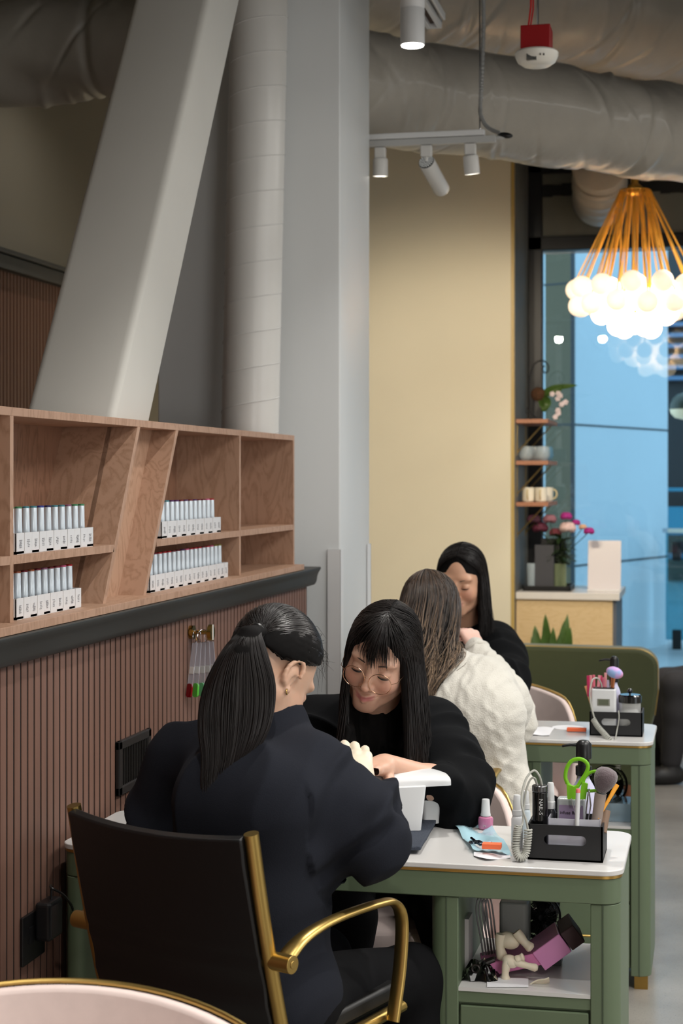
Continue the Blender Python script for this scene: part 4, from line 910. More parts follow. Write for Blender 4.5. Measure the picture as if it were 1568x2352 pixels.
# lotion pump bottle behind
def pump_bottle(c, h, r, label):
    t = thing('pump_bottle', label, 'bottle', tuple(c))
    obj('bottle_body', MB().lathe([(r*.9,0),(r,.005),(r*1.02,h*.25),(r*.98,h*.42),(r*.75,h*.54),(r*.42,h*.62),(r*.36,h*.66)], c, 36), mat('lilac_bottle', (200,198,222), .2, sss=.1), t)
    obj('collar', MB().lathe([(r*.55,h*.65),(r*.58,h*.66),(r*.58,h*.74),(r*.4,h*.75),(r*.4,h*.80)], c, 28), black_plastic, t)
    obj('pump_head', MB().lathe([(r*.32,h*.80),(r*.56,h*.82),(r*.56,h*.96),(r*.42,h*.985),(r*.3,h)], c, 28).tube([c+Vector((0,0,h*.95)), c+Vector((-.028,-.004,h*.955)), c+Vector((-.047,-.006,h*.935))], [.0048,.0036,.003], 8), black_plastic, t, bevel=.001)
    return t
c = atY(1340, 1900, yf1+.215); c.z = TT
pump_bottle(c, atY(1340,1700,yf1+.215).z-TT, .031, 'lilac lotion bottle with black pump behind the nearer organiser')
# pink polish
c = atZ(1115, 1904, TT); t = thing('nail_polish', 'pink nail polish bottle with a white cap on the nearer table', 'nail polish', tuple(c))
obj('bottle_body', MB().lathe([(.014,0),(.0165,.003),(.0175,.022),(.016,.027),(.008,.030)], c, 28), mat('pink_lacquer', (196,120,156), .1, coat=.6), t)
obj('cap', MB().lathe([(.0115,.030),(.0115,.034),(.0105,.036),(.0088,.066),(.008,.068)], c, 28), white_plastic, t)
text('P·I', frame((c.x,c.y-.0178,c.z+.010),(1,0,0),(0,0,1)), .006, mat('print_white'), t)
# instrument pouch, block
pm_ = mat('blue_pouch', (178,216,228), .12, alpha=.8); g = []; rg = random.Random(3)
crn = [atZ(1043,1903,TT), atZ(1120,1893,TT), atZ(1085,1960,TT), atZ(1175,1966,TT)]
for i in range(13):
    row = []
    for j in range(13):
        u, v = i/12, j/12; p = crn[0].lerp(crn[1], u).lerp(crn[2].lerp(crn[3], u), v); p.z = TT+.004+.004*math.sin(u*7+v*3)+.005*math.sin(v*9-u*5)+rg.uniform(0,.003); row.append(p)
    g.append(row)
pu = thing('sterile_pouch', 'crumpled pale blue pouch of metal tools on the nearer table', 'pouch', tuple(atZ(1110,1945,TT)))
obj('film', MB().sheet(g, .001), pm_, pu, smooth=80)
obj('tool', MB().tube([atZ(1082,1925,TT+.014), atZ(1102,1940,TT+.014), atZ(1128,1935,TT+.014)], .003, 8).tube([atZ(1078,1934,TT+.014), atZ(1100,1932,TT+.015), atZ(1120,1944,TT+.014)], .003, 8).torus(atZ(1086,1935,TT+.015), .008, .0022), mat('dark_chrome', (90,100,110), .15, 1), pu)
obj('paper_flap', MB().sheet([[atZ(1088+(1172-1088)*i/6, 1958+4*i/6+8*j+ (6 if j else 0)*math.sin(i*.5), TT+.002+.003*math.sin(i)) for j in range(2)] for i in range(7)], .0008), mat('paper_white', (232,232,236), .5), pu)
def block(name, px0, py0, px1, w_, d_, h, z, label, col=(236,112,70)):
    a = atZ(px0, py0, z); o = obj(name, MB().box((a.x,a.y,z),(a.x+w_,a.y+d_,z+h)), mat('orange_foam', col, .8, bump=.2, bscale=300), smooth=0, bevel=.001); return tag(o, label, 'nail buffer')
block('nail_buffer', 1106, 1950, 0, .040, .022, .011, TT+.0165, 'small orange buffer block on the blue pouch')
# towel
g = []
for i in range(12):
    row = []
    for j in range(10):
        u, v = i/11, j/9; a = atZ(880,1892,TT).lerp(atZ(1006,1892,TT), u); b = atZ(850,1960,TT).lerp(atZ(966,1963,TT), u); p = a.lerp(b, v); p.z = TT+.0095+.0012*math.sin(u*9+v*4)+.0010*math.sin(v*17); row.append(p)
    g.append(row)
tag(obj('folded_towel', MB().sheet(g, .0085), mat('slate_towel', (58,64,76), .95, bump=.9, bscale=500, bdist=.003), smooth=60, bevel=.002), 'folded slate grey towel under the white arm rest', 'towel')
# arm rest
zu = .862; ar0 = at(790,1800,3.80); ar1 = at(1025,1800,3.86)
t = thing('arm_rest', 'white plastic arm rest with tapered legs on the nearer table', 'arm rest', tuple(at(935,1920,3.80).xy)+(TT+.009,))
ax_ = (ar1-ar0); ax_.z = 0; Lr = ax_.length; ax_.normalize(); ay_ = Vector((-ax_.y, ax_.x, 0)); wd_ = .135
g = []; n = 24
rings = []
for i in range(n+1):
    u = i/n; x = Lr*u; half = wd_/2*(1-.9*max(0,(abs(2*u-1)-.86)/.14)**3); base = Vector((ar0.x,ar0.y,0))+ax_*x
    hgt = .014*(1-abs(2*u-1)**4)**.8+.008; ring = []
    for k in range(16):
        q = math.pi*k/15; ring.append(base+ay_*(half*-math.cos(q))+Vector((0,0,zu+.008+hgt*math.sin(q)**.7)))
    ring += [base+ay_*half+Vector((0,0,zu)), base-ay_*half+Vector((0,0,zu))]; rings.append(ring)
obj('top', MB().rings(rings), white_plastic, t, smooth=50, bevel=.001)
def leg(cx, cyd, wt, wb):
    pt_ = at(cx, 1800, cyd); zb__ = TT+.0095; R_ = []
    for (z, w2) in ((zu+.004, wt), (zb__, wb)):
        R_.append([Vector((pt_.x,pt_.y,0))+ax_*x+ay_*y+Vector((0,0,z)) for x, y in rrect(-w2/2,-.022,w2/2,.022,.008,4)])
    obj('leg', MB().rings(R_), white_plastic, t, bevel=.001)
leg(935, 3.775, .078, .052); leg(985, 3.895, .05, .038); leg(792, 3.775, .045, .034); leg(800, 3.88, .045, .034)

# mini fans
def fan(c, r, label, rz):
    t = thing('desk_fan', label, 'fan', tuple(c), group='small black mesh fans'); ce = c+Vector((0,0,r+.03)); ax = Vector((math.sin(rz),-math.cos(rz),.1)).normalized(); blk = mat('fan_black', (14,14,15), .4)
    M = Vector((0,0,1)).rotation_difference(ax).to_matrix()
    obj('cage', (lambda m: [m.torus(ce+ax*.022*math.cos(k*math.pi/2/6)*1.0, r*math.sin(k*math.pi/2/6)+.002, .0011, ax, 40, 5) for k in range(1,7)] and m)(MB()).torus(ce, r, .003, ax, 40, 6).torus(ce-ax*.02, r*.85, .0015, ax), blk, t)
    w_ = MB()
    for k in range(28):
        q = 2*math.pi*k/28; d = M @ Vector((math.cos(q), math.sin(q), 0)); w_.tube([ce+ax*.024+d*r*.14, ce+ax*.02+d*r*.55, ce+d*r], .0008, 4)
    obj('wire', w_, blk, t)
    b_ = MB()
    for k in range(4):
        q = 2*math.pi*k/4; g = []
        for i in range(6):
            row = []
            for j in range(5):
                rr = r*(.2+.62*i/5); aq = q+(j/4-.5)*1.25; row.append(ce+M @ Vector((math.cos(aq)*rr, math.sin(aq)*rr, (j/4-.5)*.014)))
            g.append(row)
        s_ = MB().sheet(g, .001); b_.add(s_.v, s_.f)
    obj('blades', b_.cyl(ce-ax*.005, ce+ax*.01, r*.2), blk, t)
    obj('motor', MB().cyl(ce-ax*.03, ce-ax*.006, r*.35), blk, t)
    obj('stand', MB().cyl(c, c+Vector((0,0,.006)), r*.62).tube([c, ce-ax*.02], .007, 8), blk, t); return t
fc = atY(1238, 2100, 3.80); fan(Vector((fc.x,3.80,ST)), .047, 'black mesh fan on the shelf of the nearer table', .3)
fc = atY(1396, 1800, 5.2+.2); fan(Vector((fc.x,5.40,ST)), .060, 'black round fan on the shelf of the farther table', .25)

# ================================================================ SHELF CLUTTER (nearer table)
def S(px, py, dy, z=None): p = atY(px, py, TY0+dy); return p
pk = mat('pink_card', (222,130,182), .4); pkb = mat('brown_inside', (74,52,56), .6)
pc0 = S(1112,2245,.10); pc1 = S(1300,2205,.13); ex_ = (pc1-pc0); Lp = ex_.length; ex_.normalize(); ey_ = Vector((-ex_.y, ex_.x, 0)).normalized(); ez_ = ex_.cross(ey_)
M = Matrix(((ex_.x,ey_.x,ez_.x,pc0.x),(ex_.y,ey_.y,ez_.y,pc0.y),(ex_.z,ey_.z,ez_.z,pc0.z),(0,0,0,1)))
pxb = thing('gift_box', 'open pink card box lying tilted on the shelf of the nearer table', 'box', tuple(pc0))
obj('box_body', MB().box((0,0,0),(Lp*.86,.09,.028), M), pk, pxb, smooth=0, bevel=.002)
M2 = M @ Matrix.Translation((Lp*.83,-.004,-.004)) @ Matrix.Rotation(math.radians(-24),4,'Y')
obj('box_lid', MB().box((-.02,0,0),(.05,.10,.046), M2), mat('pink_card_light', (228,150,204), .35), pxb, smooth=0, bevel=.002)
obj('inner_flap', MB().box((.052,0,.0),(.085,.10,.044), M2), pkb, pxb, smooth=0, bevel=.002)
glv = mat('latex_cream', (222,210,188), .45, sss=.15)
def glove(px, py, dy, fingers, pw, label, name='rubber_glove'):
    t_ = thing(name, label, 'glove', tuple(S(px,py,dy))); m = MB(); g_ = S(px,py,dy)
    m.ell(g_, (pw, .016, pw*.75), 20, 12, Matrix.Rotation(.3,3,'Y'))
    for pts, r in fingers: m.tube(catmull([S(x,y,dy-.006) for x, y in pts], 10), [r*(.9+.1*math.sin(i)) for i in range(9)]+[r*.55], 12)
    obj('glove_body', m, glv, t_, smooth=80)
glove(1168,2160,.11, [([(1150,2145),(1148,2175),(1155,2205)],.012), ([(1185,2140),(1205,2165),(1222,2180)],.011)], .024, 'crumpled cream latex glove leaning at the back of the shelf clutter')
glove(1172,2208,.085, [([(1165,2205),(1160,2235),(1162,2254)],.0095), ([(1180,2208),(1210,2218),(1235,2224)],.0085), ([(1185,2205),(1195,2200),(1203,2197)],.009)], .018, 'cream latex glove draped over the pink box')
o = obj('crumpled_glove', MB().sheet([[S(1190+70*i/8, 2262+10*j/3-22*(i/8)**2*(1-j/6)+4*math.sin(i+j), .06+.02*j/3) for j in range(4)] for i in range(9)], .003), glv, smooth=80); tag(o, 'flattened cream glove sticking out beneath the pink box', 'glove')
o = obj('paper_sheet', MB().sheet([[atZ(1118+95*i/6, 2266-10*j, ST+.0025) for j in range(3)] for i in range(7)], .001), mat('paper_white'), smooth=60); tag(o, 'white paper lying under the pink box on the shelf', 'paper')
a = S(1148,2150,.24); b = S(1192,2070,.24); o = obj('storage_tub', MB().prism(rrect(a.x,TY0+.22,b.x+.02,TY0+.30,.01), ST, b.z), mat('grey_tub', (140,142,138), .5), bevel=.004); tag(o, 'grey plastic tub at the back of the nearer table shelf', 'tub')
g = MB(); rg = random.Random(9)
cab = thing('grey_strap', 'looped grey strap hanging at the left of the shelf opening', 'strap', tuple(S(1100,2180,.15)))
for k in range(4):
    x = 1092+k*7; g.tube(catmull([S(x+22,2240,.18), S(x+14,2170,.16), S(x+2,2100,.15), S(x+4,2068,.15), S(x+12,2064,.15), S(x+18,2090,.15), S(x+26,2160,.16), S(x+34,2235,.18)], 40), .0045, 8, flat=.4)
obj('band', g, mat('strap_grey', (130,128,130), .5), cab)
o = obj('white_card', MB().box((S(1070,2200,.12).x,TY0+.10,ST),(S(1079,2200,.12).x,TY0+.16,S(1075,2106,.12).z)), mat('card_white', (170,166,166), .5), smooth=0); tag(o, 'narrow white card standing at the left inside the shelf', 'card')
pb_ = thing('plastic_bag', 'crumpled clear plastic bag with dark tools at the left of the shelf', 'bag', tuple(S(1085,2250,.08)))
g = []
for i in range(12):
    row = []
    for j in range(10):
        u, v = i/11, j/9; row.append(Vector((S(1058,2200,.06).x+.075*u+.004*math.sin(v*12+i), TY0+.05+.06*v+.004*math.sin(u*14+j*2), ST+.002+.042*math.sin(math.pi*u)**.6*math.sin(math.pi*v)**.5*(.75+.25*math.sin(i*2.1+j*1.3)))))
    g.append(row)
obj('film', MB().sheet(g, .0006), glass_mat('bag_film', (170,170,170), 1.6, .1), pb_, smooth=30)
obj('clip', MB().tube([S(1075,2235,.07),S(1110,2215,.08),S(1135,2205,.09)], .005, 8).torus(S(1092,2225,.06), .008, .002, (0,1,0)), mat('dark_tool', (40,34,32), .3, .4), pb_)
o = obj('pouch_dark', MB().box((0,0,0),(.055,.03,.028), Matrix.Translation(S(1090,2248,.11))@Matrix.Rotation(-.35,4,'Y')), mat('dark_pouch', (38,34,34), .5), smooth=0, bevel=.006); tag(o, 'small dark pouch wedged left of the pink box', 'pouch')
o = obj('clear_box_lid', MB().box((S(1232,2160,.22).x,TY0+.2,ST),(S(1290,2160,.22).x,TY0+.24,S(1260,2153,.22).z)), mat('smoke_plastic', (90,88,88), .25, alpha=.7), smooth=0, bevel=.003); tag(o, 'smoky plastic case behind the pink box', 'case')

# ================================================================ ON THE FARTHER TABLE
c0 = atZ(1353,1690,TT); c1 = atZ(1475,1692,TT); yf2 = (c0.y+c1.y)/2
organiser(c0.x, c1.x, yf2, .13, TT, 'black slotted organiser box on the farther table')
def J(px, py, dy): return atY(px, py, yf2+dy)
a = J(1357,1600,.012); b = J(1414,1600,.012); zt = J(1385,1583,.012).z
t = thing('drill_controller', 'white electric file controller with a small grey display', 'controller', ((a.x+b.x)/2,a.y,bz))
obj('housing', MB().prism(rrect(a.x,a.y,b.x,a.y+.04,.008), bz, zt), white_plastic, t, bevel=.004)
obj('display_bezel', MB().box((J(1371,1600,.012).x,a.y-.001,J(1380,1621,.012).z),(J(1400,1600,.012).x,a.y,J(1380,1605,.012).z)), mat('bezel_grey', (130,130,120), .4), t, smooth=0)
obj('display', MB().box((J(1374,1600,.012).x,a.y-.0016,J(1380,1619,.012).z),(J(1397,1600,.012).x,a.y-.001,J(1380,1607,.012).z)), mat('lcd', (96,100,84), .25), t, smooth=0)
obj('cap_slot', MB().box((a.x+.006,a.y+.006,zt),(b.x-.006,a.y+.034,zt+.003)), black_plastic, t, smooth=0)
cj = J(1446,1640,.06); cj.z = bz; hj = J(1446,1595,.06).z-bz
t = thing('glass_jar', 'clear glass jar with black knobbed lid in the farther organiser', 'jar', tuple(cj))
obj('jar_glass', MB().lathe([(.030,0),(.034,.004),(.034,hj-.022),(.030,hj-.018)], cj, 32), mat('jar_frost', (214,214,212), .1, alpha=.45), t)
obj('contents', MB().lathe([(.03,.003),(.031,hj*.5),(.02,hj*.62),(.001,hj*.66)], cj, 24), mat('cotton', (226,226,224), .9, bump=.8, bscale=120, bdist=.01), t)
obj('lid', MB().lathe([(.036,hj-.024),(.036,hj-.004),(.032,hj),(.003,hj),(.003,hj+.006)], cj, 32).ell(cj+Vector((0,0,hj+.011)), .0085), mat('gloss_black'), t)
cpmp = J(1410,1640,.105); cpmp.z = bz
pump_bottle(cpmp, J(1410,1507,.105).z-bz, .024, 'lilac lotion bottle with black pump in the farther organiser')
t = thing('makeup_sponge', 'pastel rainbow egg-shaped brush on a copper stick in the farther organiser', 'brush', tuple(J(1405,1580,.03)))
sg = mat('pastel_rainbow', (206,160,196), .6); N_ = sg.node_tree.nodes; L_ = sg.node_tree.links
nz = N_.new('ShaderNodeTexNoise'); nz.inputs['Scale'].default_value = 28; tcs = N_.new('ShaderNodeTexCoord'); L_.new(tcs.outputs['Object'], nz.inputs[0]); cr = N_.new('ShaderNodeValToRGB')
cr.color_ramp.elements[0].position = .38; cr.color_ramp.elements[0].color = rgb(140,170,216); cr.color_ramp.elements[1].position = .62; cr.color_ramp.elements[1].color = rgb(224,150,170)
e_ = cr.color_ramp.elements.new(.5); e_.color = rgb(196,160,216); L_.new(nz.outputs[0], cr.inputs[0]); L_.new(cr.outputs[0], N_['Principled BSDF'].inputs['Base Color'])
obj('sponge', MB().ell(J(1411,1545,.03), (.027,.02,.018), M=Matrix.Rotation(math.radians(18),3,'Y')), sg, t)
obj('stick', MB().tube([J(1404,1600,.03), J(1408,1555,.03)], [.004,.0075], 10), mat('copper', (190,120,80), .3, .8), t)
pks = [(1351,1600,1350,1552,(190,40,90),'crimson'),(1357,1600,1356,1551,(226,140,150),'rose'),(1364,1600,1363,1550,(220,110,130),'deep pink'),(1371,1600,1376,1551,(232,150,160),'light pink'),(1378,1600,1380,1552,(196,60,100),'magenta'),(1385,1600,1386,1556,(226,130,150),'blush'),(1391,1600,1390,1545,(236,170,170),'pale coral')]
for i, (x0, y0, x1, y1, c, nm) in enumerate(pks):
    stick('nail_file', 'slim %s nail file standing in the farther organiser' % nm, 'nail file', J(x0,y0,.065+.004*i), J(x1,y1,.065+.004*i), .0042, .0042, mat('file_'+nm.replace(' ','_'), c, .45), 8, .5)
stick('wooden_spatula', 'small wooden spatula at the left edge of the farther organiser', 'spatula', J(1358,1620,.07), J(1347,1575,.07), .004, .008, mat('pale_wood_stick', (220,160,110), .5), 10, .5)
stick('white_brush', 'short white brush with copper band beside the pastel brush', 'brush', J(1396,1600,.04), J(1396,1562,.04), .0045, .004, mat('lavender_plastic', (206,190,220), .4), 10)
cc2 = thing('coiled_cable', 'grey coiled cable hanging over the farther table edge', 'cable', tuple(J(1370,1650,-.02)))
obj('cord', MB().tube(catmull([J(1382,1584,.03),J(1380,1570,.03),J(1372,1558,.025),J(1360,1562,.01),J(1354,1590,-.004),J(1357,1620,-.008),J(1364,1648,-.010)],50), .0026, 8).tube(catmull([J(1420,1632,-.004),J(1421,1650,-.012),J(1416,1680,-.02),J(1413,1700,-.075),J(1412,1730,-.078),J(1416,1755,-.075)],30), .0018, 6), cord_m, cc2)
obj('coil', coil([J(1362,1652,-.012),J(1372,1668,-.02),J(1386,1684,-.035),J(1400,1700,-.076),J(1414,1716,-.078),J(1421,1738,-.078),J(1418,1766,-.076)], 34, .0072, .002), cord_m, cc2)
dsk = atZ(1304,1672,TT); o = obj('paper_disc', MB().cyl((dsk.x,dsk.y,TT),(dsk.x,dsk.y,TT+.002),.05,seg=40), mat('paper_white'), smooth=30); tag(o, 'round white pad on the farther table', 'pad')
block('nail_buffer', 1301, 1680, 0, .060, .026, .010, TT+.0022, 'orange buffer block on the farther table')
a = atZ(1165,1688,TT); o = obj('paper_towel', MB().sheet([[Vector((a.x+.13*i/12, a.y+.17*j/10, TT+.0035+.0012*math.sin(i*1.1+j*.4))) for j in range(11)] for i in range(13)], .001), mat('paper_white'), smooth=80); tag(o, 'white paper towel on the farther table by the knitted sleeve', 'paper towel')
a = atY(1392,1845,5.27); b = atY(1450,1895,5.27)
t = thing('clear_case', 'clear plastic case with shiny tools on the farther table shelf', 'case', ((a.x+b.x)/2,5.27,ST))
bx = min(b.x, TX1-.006-.0605)
obj('case_body', MB().box((a.x-.01,5.27,ST),(bx-.002,5.40,a.z)), mat('bluish_clear', (150,170,182), .15, alpha=.6), t, smooth=0, bevel=.003)
# ================================================================ SMOOTH BODY MODELLING
class SDF:
    def __init__(s, lo, hi, h):
        s.lo = np.array(lo, float); s.h = h; s.n = np.ceil((np.array(hi)-s.lo)/h).astype(int)+1; s.f = np.full(s.n, 1.0, np.float32)
    def _reg(s, lo, hi, m):
        a = np.clip(np.floor((np.array(lo)-m-s.lo)/s.h).astype(int), 0, s.n); b = np.clip(np.ceil((np.array(hi)+m-s.lo)/s.h).astype(int)+1, 0, s.n)
        if np.any(b <= a): return None
        sl = tuple(slice(x, y) for x, y in zip(a, b))
        X, Y, Z = [(s.lo[i]+s.h*np.arange(a[i], b[i])).astype(np.float32) for i in range(3)]
        return sl, X[:,None,None], Y[None,:,None], Z[None,None,:]
    def _mix(s, sl, d, k, sub):
        a = s.f[sl]
        if sub: d = -d; h = np.clip(.5-.5*(a-d)/k, 0, 1) if False else None; m = np.maximum(k-np.abs(a-d), 0)/k; s.f[sl] = np.maximum(a, d)+m*m*k*.25
        else: m = np.maximum(k-np.abs(a-d), 0)/k; s.f[sl] = np.minimum(a, d)-m*m*k*.25
    def cap(s, p0, p1, r0, r1=None, k=.01, sub=False, sq=None):
        p0 = np.array(p0, float); p1 = np.array(p1, float); r1 = r0 if r1 is None else r1; R = max(r0, r1)
        g = s._reg(np.minimum(p0,p1)-R, np.maximum(p0,p1)+R, k+3*s.h)
        if not g: return
        sl, X, Y, Z = g; v = p1-p0; L2 = max(v@v, 1e-12)
        t = np.clip(((X-p0[0])*v[0]+(Y-p0[1])*v[1]+(Z-p0[2])*v[2])/L2, 0, 1)
        d = np.sqrt((X-p0[0]-t*v[0])**2+(Y-p0[1]-t*v[1])**2+(Z-p0[2]-t*v[2])**2)-(r0+(r1-r0)*t)
        s._mix(sl, d, k, sub)
    def chain(s, P, R, k=.01):
        for i in range(len(P)-1): s.cap(P[i], P[i+1], R[i], R[i+1], k)
    def ell(s, c, r, M=None, k=.01, sub=False):
        c = np.array(c, float); r = np.array(r, float); Rm = max(r)
        g = s._reg(c-Rm, c+Rm, k+3*s.h)
        if not g: return
        sl, X, Y, Z = g; X = X-c[0]; Y = Y-c[1]; Z = Z-c[2]
        if M is not None:
            M = np.array(M)[:3,:3]; x = X*M[0,0]+Y*M[1,0]+Z*M[2,0]; y = X*M[0,1]+Y*M[1,1]+Z*M[2,1]; z = X*M[0,2]+Y*M[1,2]+Z*M[2,2]
        else: x, y, z = X, Y, Z
        k0 = np.sqrt((x/r[0])**2+(y/r[1])**2+(z/r[2])**2); k1 = np.sqrt((x/r[0]**2)**2+(y/r[1]**2)**2+(z/r[2]**2)**2)
        s._mix(sl, (k0*(k0-1)/np.maximum(k1, 1e-6)).astype(np.float32), k, sub)
    def mesh(s):
        f = s.f; n = f.shape; neg = f < 0
        c = np.zeros([x-1 for x in n], np.int8); offs = [(i,j,k) for i in (0,1) for j in (0,1) for k in (0,1)]
        for i,j,k in offs: c += neg[i:n[0]-1+i, j:n[1]-1+j, k:n[2]-1+k]
        idx = np.argwhere((c > 0) & (c < 8)); N = len(idx)
        V = np.stack([f[idx[:,0]+i, idx[:,1]+j, idx[:,2]+k] for i,j,k in offs], 1); O = np.array(offs, float)
        acc = np.zeros((N,3)); cnt = np.zeros(N)
        for a in range(8):
            for b in range(a+1, 8):
                if np.abs(O[a]-O[b]).sum() == 1:
                    va, vb = V[:,a], V[:,b]; m = (va < 0) != (vb < 0); t = np.where(m, va/np.where(m, va-vb, 1), 0)
                    acc += m[:,None]*(O[a]+(O[b]-O[a])*t[:,None]); cnt += m
        P = s.lo+s.h*(idx+acc/cnt[:,None]); cm = np.full(c.shape, -1, np.int32); cm[tuple(idx.T)] = np.arange(N); Fs = []
        for ax in range(3):
            A_ = neg; sa = [slice(None)]*3; sb = [slice(None)]*3; sa[ax] = slice(0, n[ax]-1); sb[ax] = slice(1, n[ax])
            m = A_[tuple(sa)] != A_[tuple(sb)]; e = np.argwhere(m); o1, o2 = [x for x in range(3) if x != ax]
            e = e[(e[:,o1] > 0) & (e[:,o2] > 0) & (e[:,o1] < n[o1]-1) & (e[:,o2] < n[o2]-1)]
            def cc(d1, d2):
                q = e.copy(); q[:,o1] -= d1; q[:,o2] -= d2; return cm[tuple(q.T)]
            Q = np.stack([cc(1,1), cc(0,1), cc(0,0), cc(1,0)], 1); flip = neg[tuple(e.T)]
            if ax == 1: flip = ~flip
            Q[~flip] = Q[~flip][:, ::-1]; Fs.append(Q)
        return P, np.concatenate(Fs)
def join(parts):
    V = []; Fc = []; n = 0
    for v, f in parts: V.append(v); Fc.append(f+n); n += len(v)
    return np.concatenate(V), np.concatenate(Fc)
def vnormals(V, Fc):
    n = np.cross(V[Fc[:,2]]-V[Fc[:,0]], V[Fc[:,3]]-V[Fc[:,1]]); N = np.zeros_like(V)
    for k in range(4): np.add.at(N, Fc[:,k], n)
    return N/np.maximum(np.linalg.norm(N, axis=1), 1e-12)[:,None]
def bbox(pts, m): P = np.array([list(p) for p in pts]); return P.min(0)-m, P.max(0)+m
def fobj(name, VF, m, parent, col=None, inner=None):
    V, Fc = VF; Mi = np.array(wmat(parent).inverted()); Vl = V @ Mi[:3,:3].T+Mi[:3,3]
    me = bpy.data.meshes.new(name); me.from_pydata(Vl.tolist(), [], Fc.tolist()); me.update(); me.materials.append(m); me.shade_smooth()
    if col is not None:
        a = me.color_attributes.new('Col', 'FLOAT_COLOR', 'POINT'); a.data.foreach_set('color', np.concatenate([col, np.ones((len(col),1))], 1).astype(np.float32).ravel())
    if inner:
        me.materials.append(hair_in); ix = np.zeros(len(me.polygons), np.int32)
        for a_, b_ in inner: ix[a_:b_] = 1
        me.polygons.foreach_set('material_index', ix)
    o = bpy.data.objects.new(name, me); COL.objects.link(o); o.parent = parent; WM[o.name] = wmat(parent); return o
def headM(c, fwd, up):
    fwd = Vector(fwd).normalized(); up = Vector(up); up = (up-fwd*up.dot(fwd)).normalized(); x = fwd.cross(up)
    return Matrix(((x.x,fwd.x,up.x,c[0]),(x.y,fwd.y,up.y,c[1]),(x.z,fwd.z,up.z,c[2]),(0,0,0,1)))
def head(M, neck, h=.0025, smile=.004, closed=True):
    m3 = np.array(M)[:3,:3]; t = np.array(M)[:3,3]; W = lambda *p: m3 @ np.array(p)+t
    lo, hi = bbox([W(x,y,z) for x in (-.1,.1) for y in (-.115,.135) for z in (-.13,.13)]+[neck], .06)
    s = SDF(lo, hi, h)
    s.ell(W(0,-.014,.036), (.075,.094,.083), m3, .01); s.ell(W(0,.026,-.012), (.0655,.062,.085), m3, .02)
    for sx in (-1,1):
        s.cap(W(sx*.053,.002,-.052), W(sx*.014,.066,-.092), .020, .015, .03)
        s.ell(W(sx*.036,.058,-.030), (.026,.026,.026), m3, .02)
        s.ell(W(sx*.030,.072,.026), (.024,.014,.010), m3, .015)
        # ear
        s.ell(W(sx*.0735,-.010,-.012), (.007,.016,.026), m3, .006)
        E = [W(sx*(.078+.004*math.sin(q/2)), -.012-.0185*math.cos(q+.35), -.004+.028*math.sin(q+.35)) for q in [math.radians(a) for a in range(-160,181,24)]]
        for a, b in zip(E[2:-2], E[3:-1]): s.cap(a, b, .0042, .0042, .004)
        s.ell(W(sx*.079,.0,-.016), (.004,.009,.011), m3, .004, sub=True); s.ell(W(sx*.076,.002,-.037), (.006,.007,.008), m3, .004)
    s.ell(W(0,.072,-.094), (.021,.017,.015), m3, .016)
    s.ell(W(0,.080,-.066), (.028,.016,.024), m3, .016)
    for sx in (-1,1): s.ell(W(sx*.032,.098,.000), (.0185,.013,.0115), m3, .012, sub=True)
    s.cap(W(0,.086,.010), W(0,.102,-.031), .0075, .0098, .012); s.ell(W(0,.1055,-.033), (.0105,.0095,.009), m3, .006)
    for sx in (-1,1):
        s.ell(W(sx*.0125,.0955,-.037), (.0072,.0085,.007), m3, .005); s.ell(W(sx*.0065,.101,-.0435), (.0035,.004,.0028), m3, .002, sub=True)
        s.ell(W(sx*.0315,.0735,.000), (.0155,.0145,.0125), m3, .003)
    sm = smile
    for sx in (-1,1):
        s.cap(W(sx*.004,.0985,-.0585), W(sx*.023,.0865,-.0618+sm), .0042, .0018, .005); s.cap(W(sx*.0,.0965,-.0695), W(sx*.019,.0865,-.0655+sm), .0056, .0022, .005)
    L_ = [W(x,.1035-.018*(abs(x)/.026)**1.7-.0,-.0638+sm*(abs(x)/.026)**2) for x in np.linspace(-.027,.027,11)]
    for a, b in zip(L_[:-1], L_[1:]): s.cap(a, b, .0016, .0016, .0018, sub=True)
    s.cap(W(0,-.030,-.045), neck, .052, .056, .03); s.cap(W(0,.0,-.07), neck, .046, .05, .03)
    P, Q = s.mesh()
    Pl = (P-t) @ m3; skin = np.array([.62,.36,.25]); col = np.tile(skin, (len(P),1))
    lipd = np.abs((Pl[:,2]+.0640)-sm*(Pl[:,0]/.026)**2)/.0075; lm = np.clip(1.15-np.maximum(lipd, np.abs(Pl[:,0])/.0245)**3, 0, 1)*(Pl[:,1] > .072)
    return P, Q, Pl, lm[:,None]
def skin_cols(Pl, lm, base, lip):
    base = np.array(base); c = np.tile(base, (len(Pl),1)); lip = np.array(lip)
    ck = np.exp(-(((np.abs(Pl[:,0])-.04)/.02)**2+((Pl[:,2]+.03)/.022)**2))*(Pl[:,1] > .03); nz = np.exp(-((Pl[:,0]/.014)**2+((Pl[:,2]+.038)/.012)**2))*(Pl[:,1] > .09)
    c = c*(1-.16*np.maximum(ck,nz*.8)[:,None]*np.array([0,1,1])); return c*(1-lm)+lip*lm
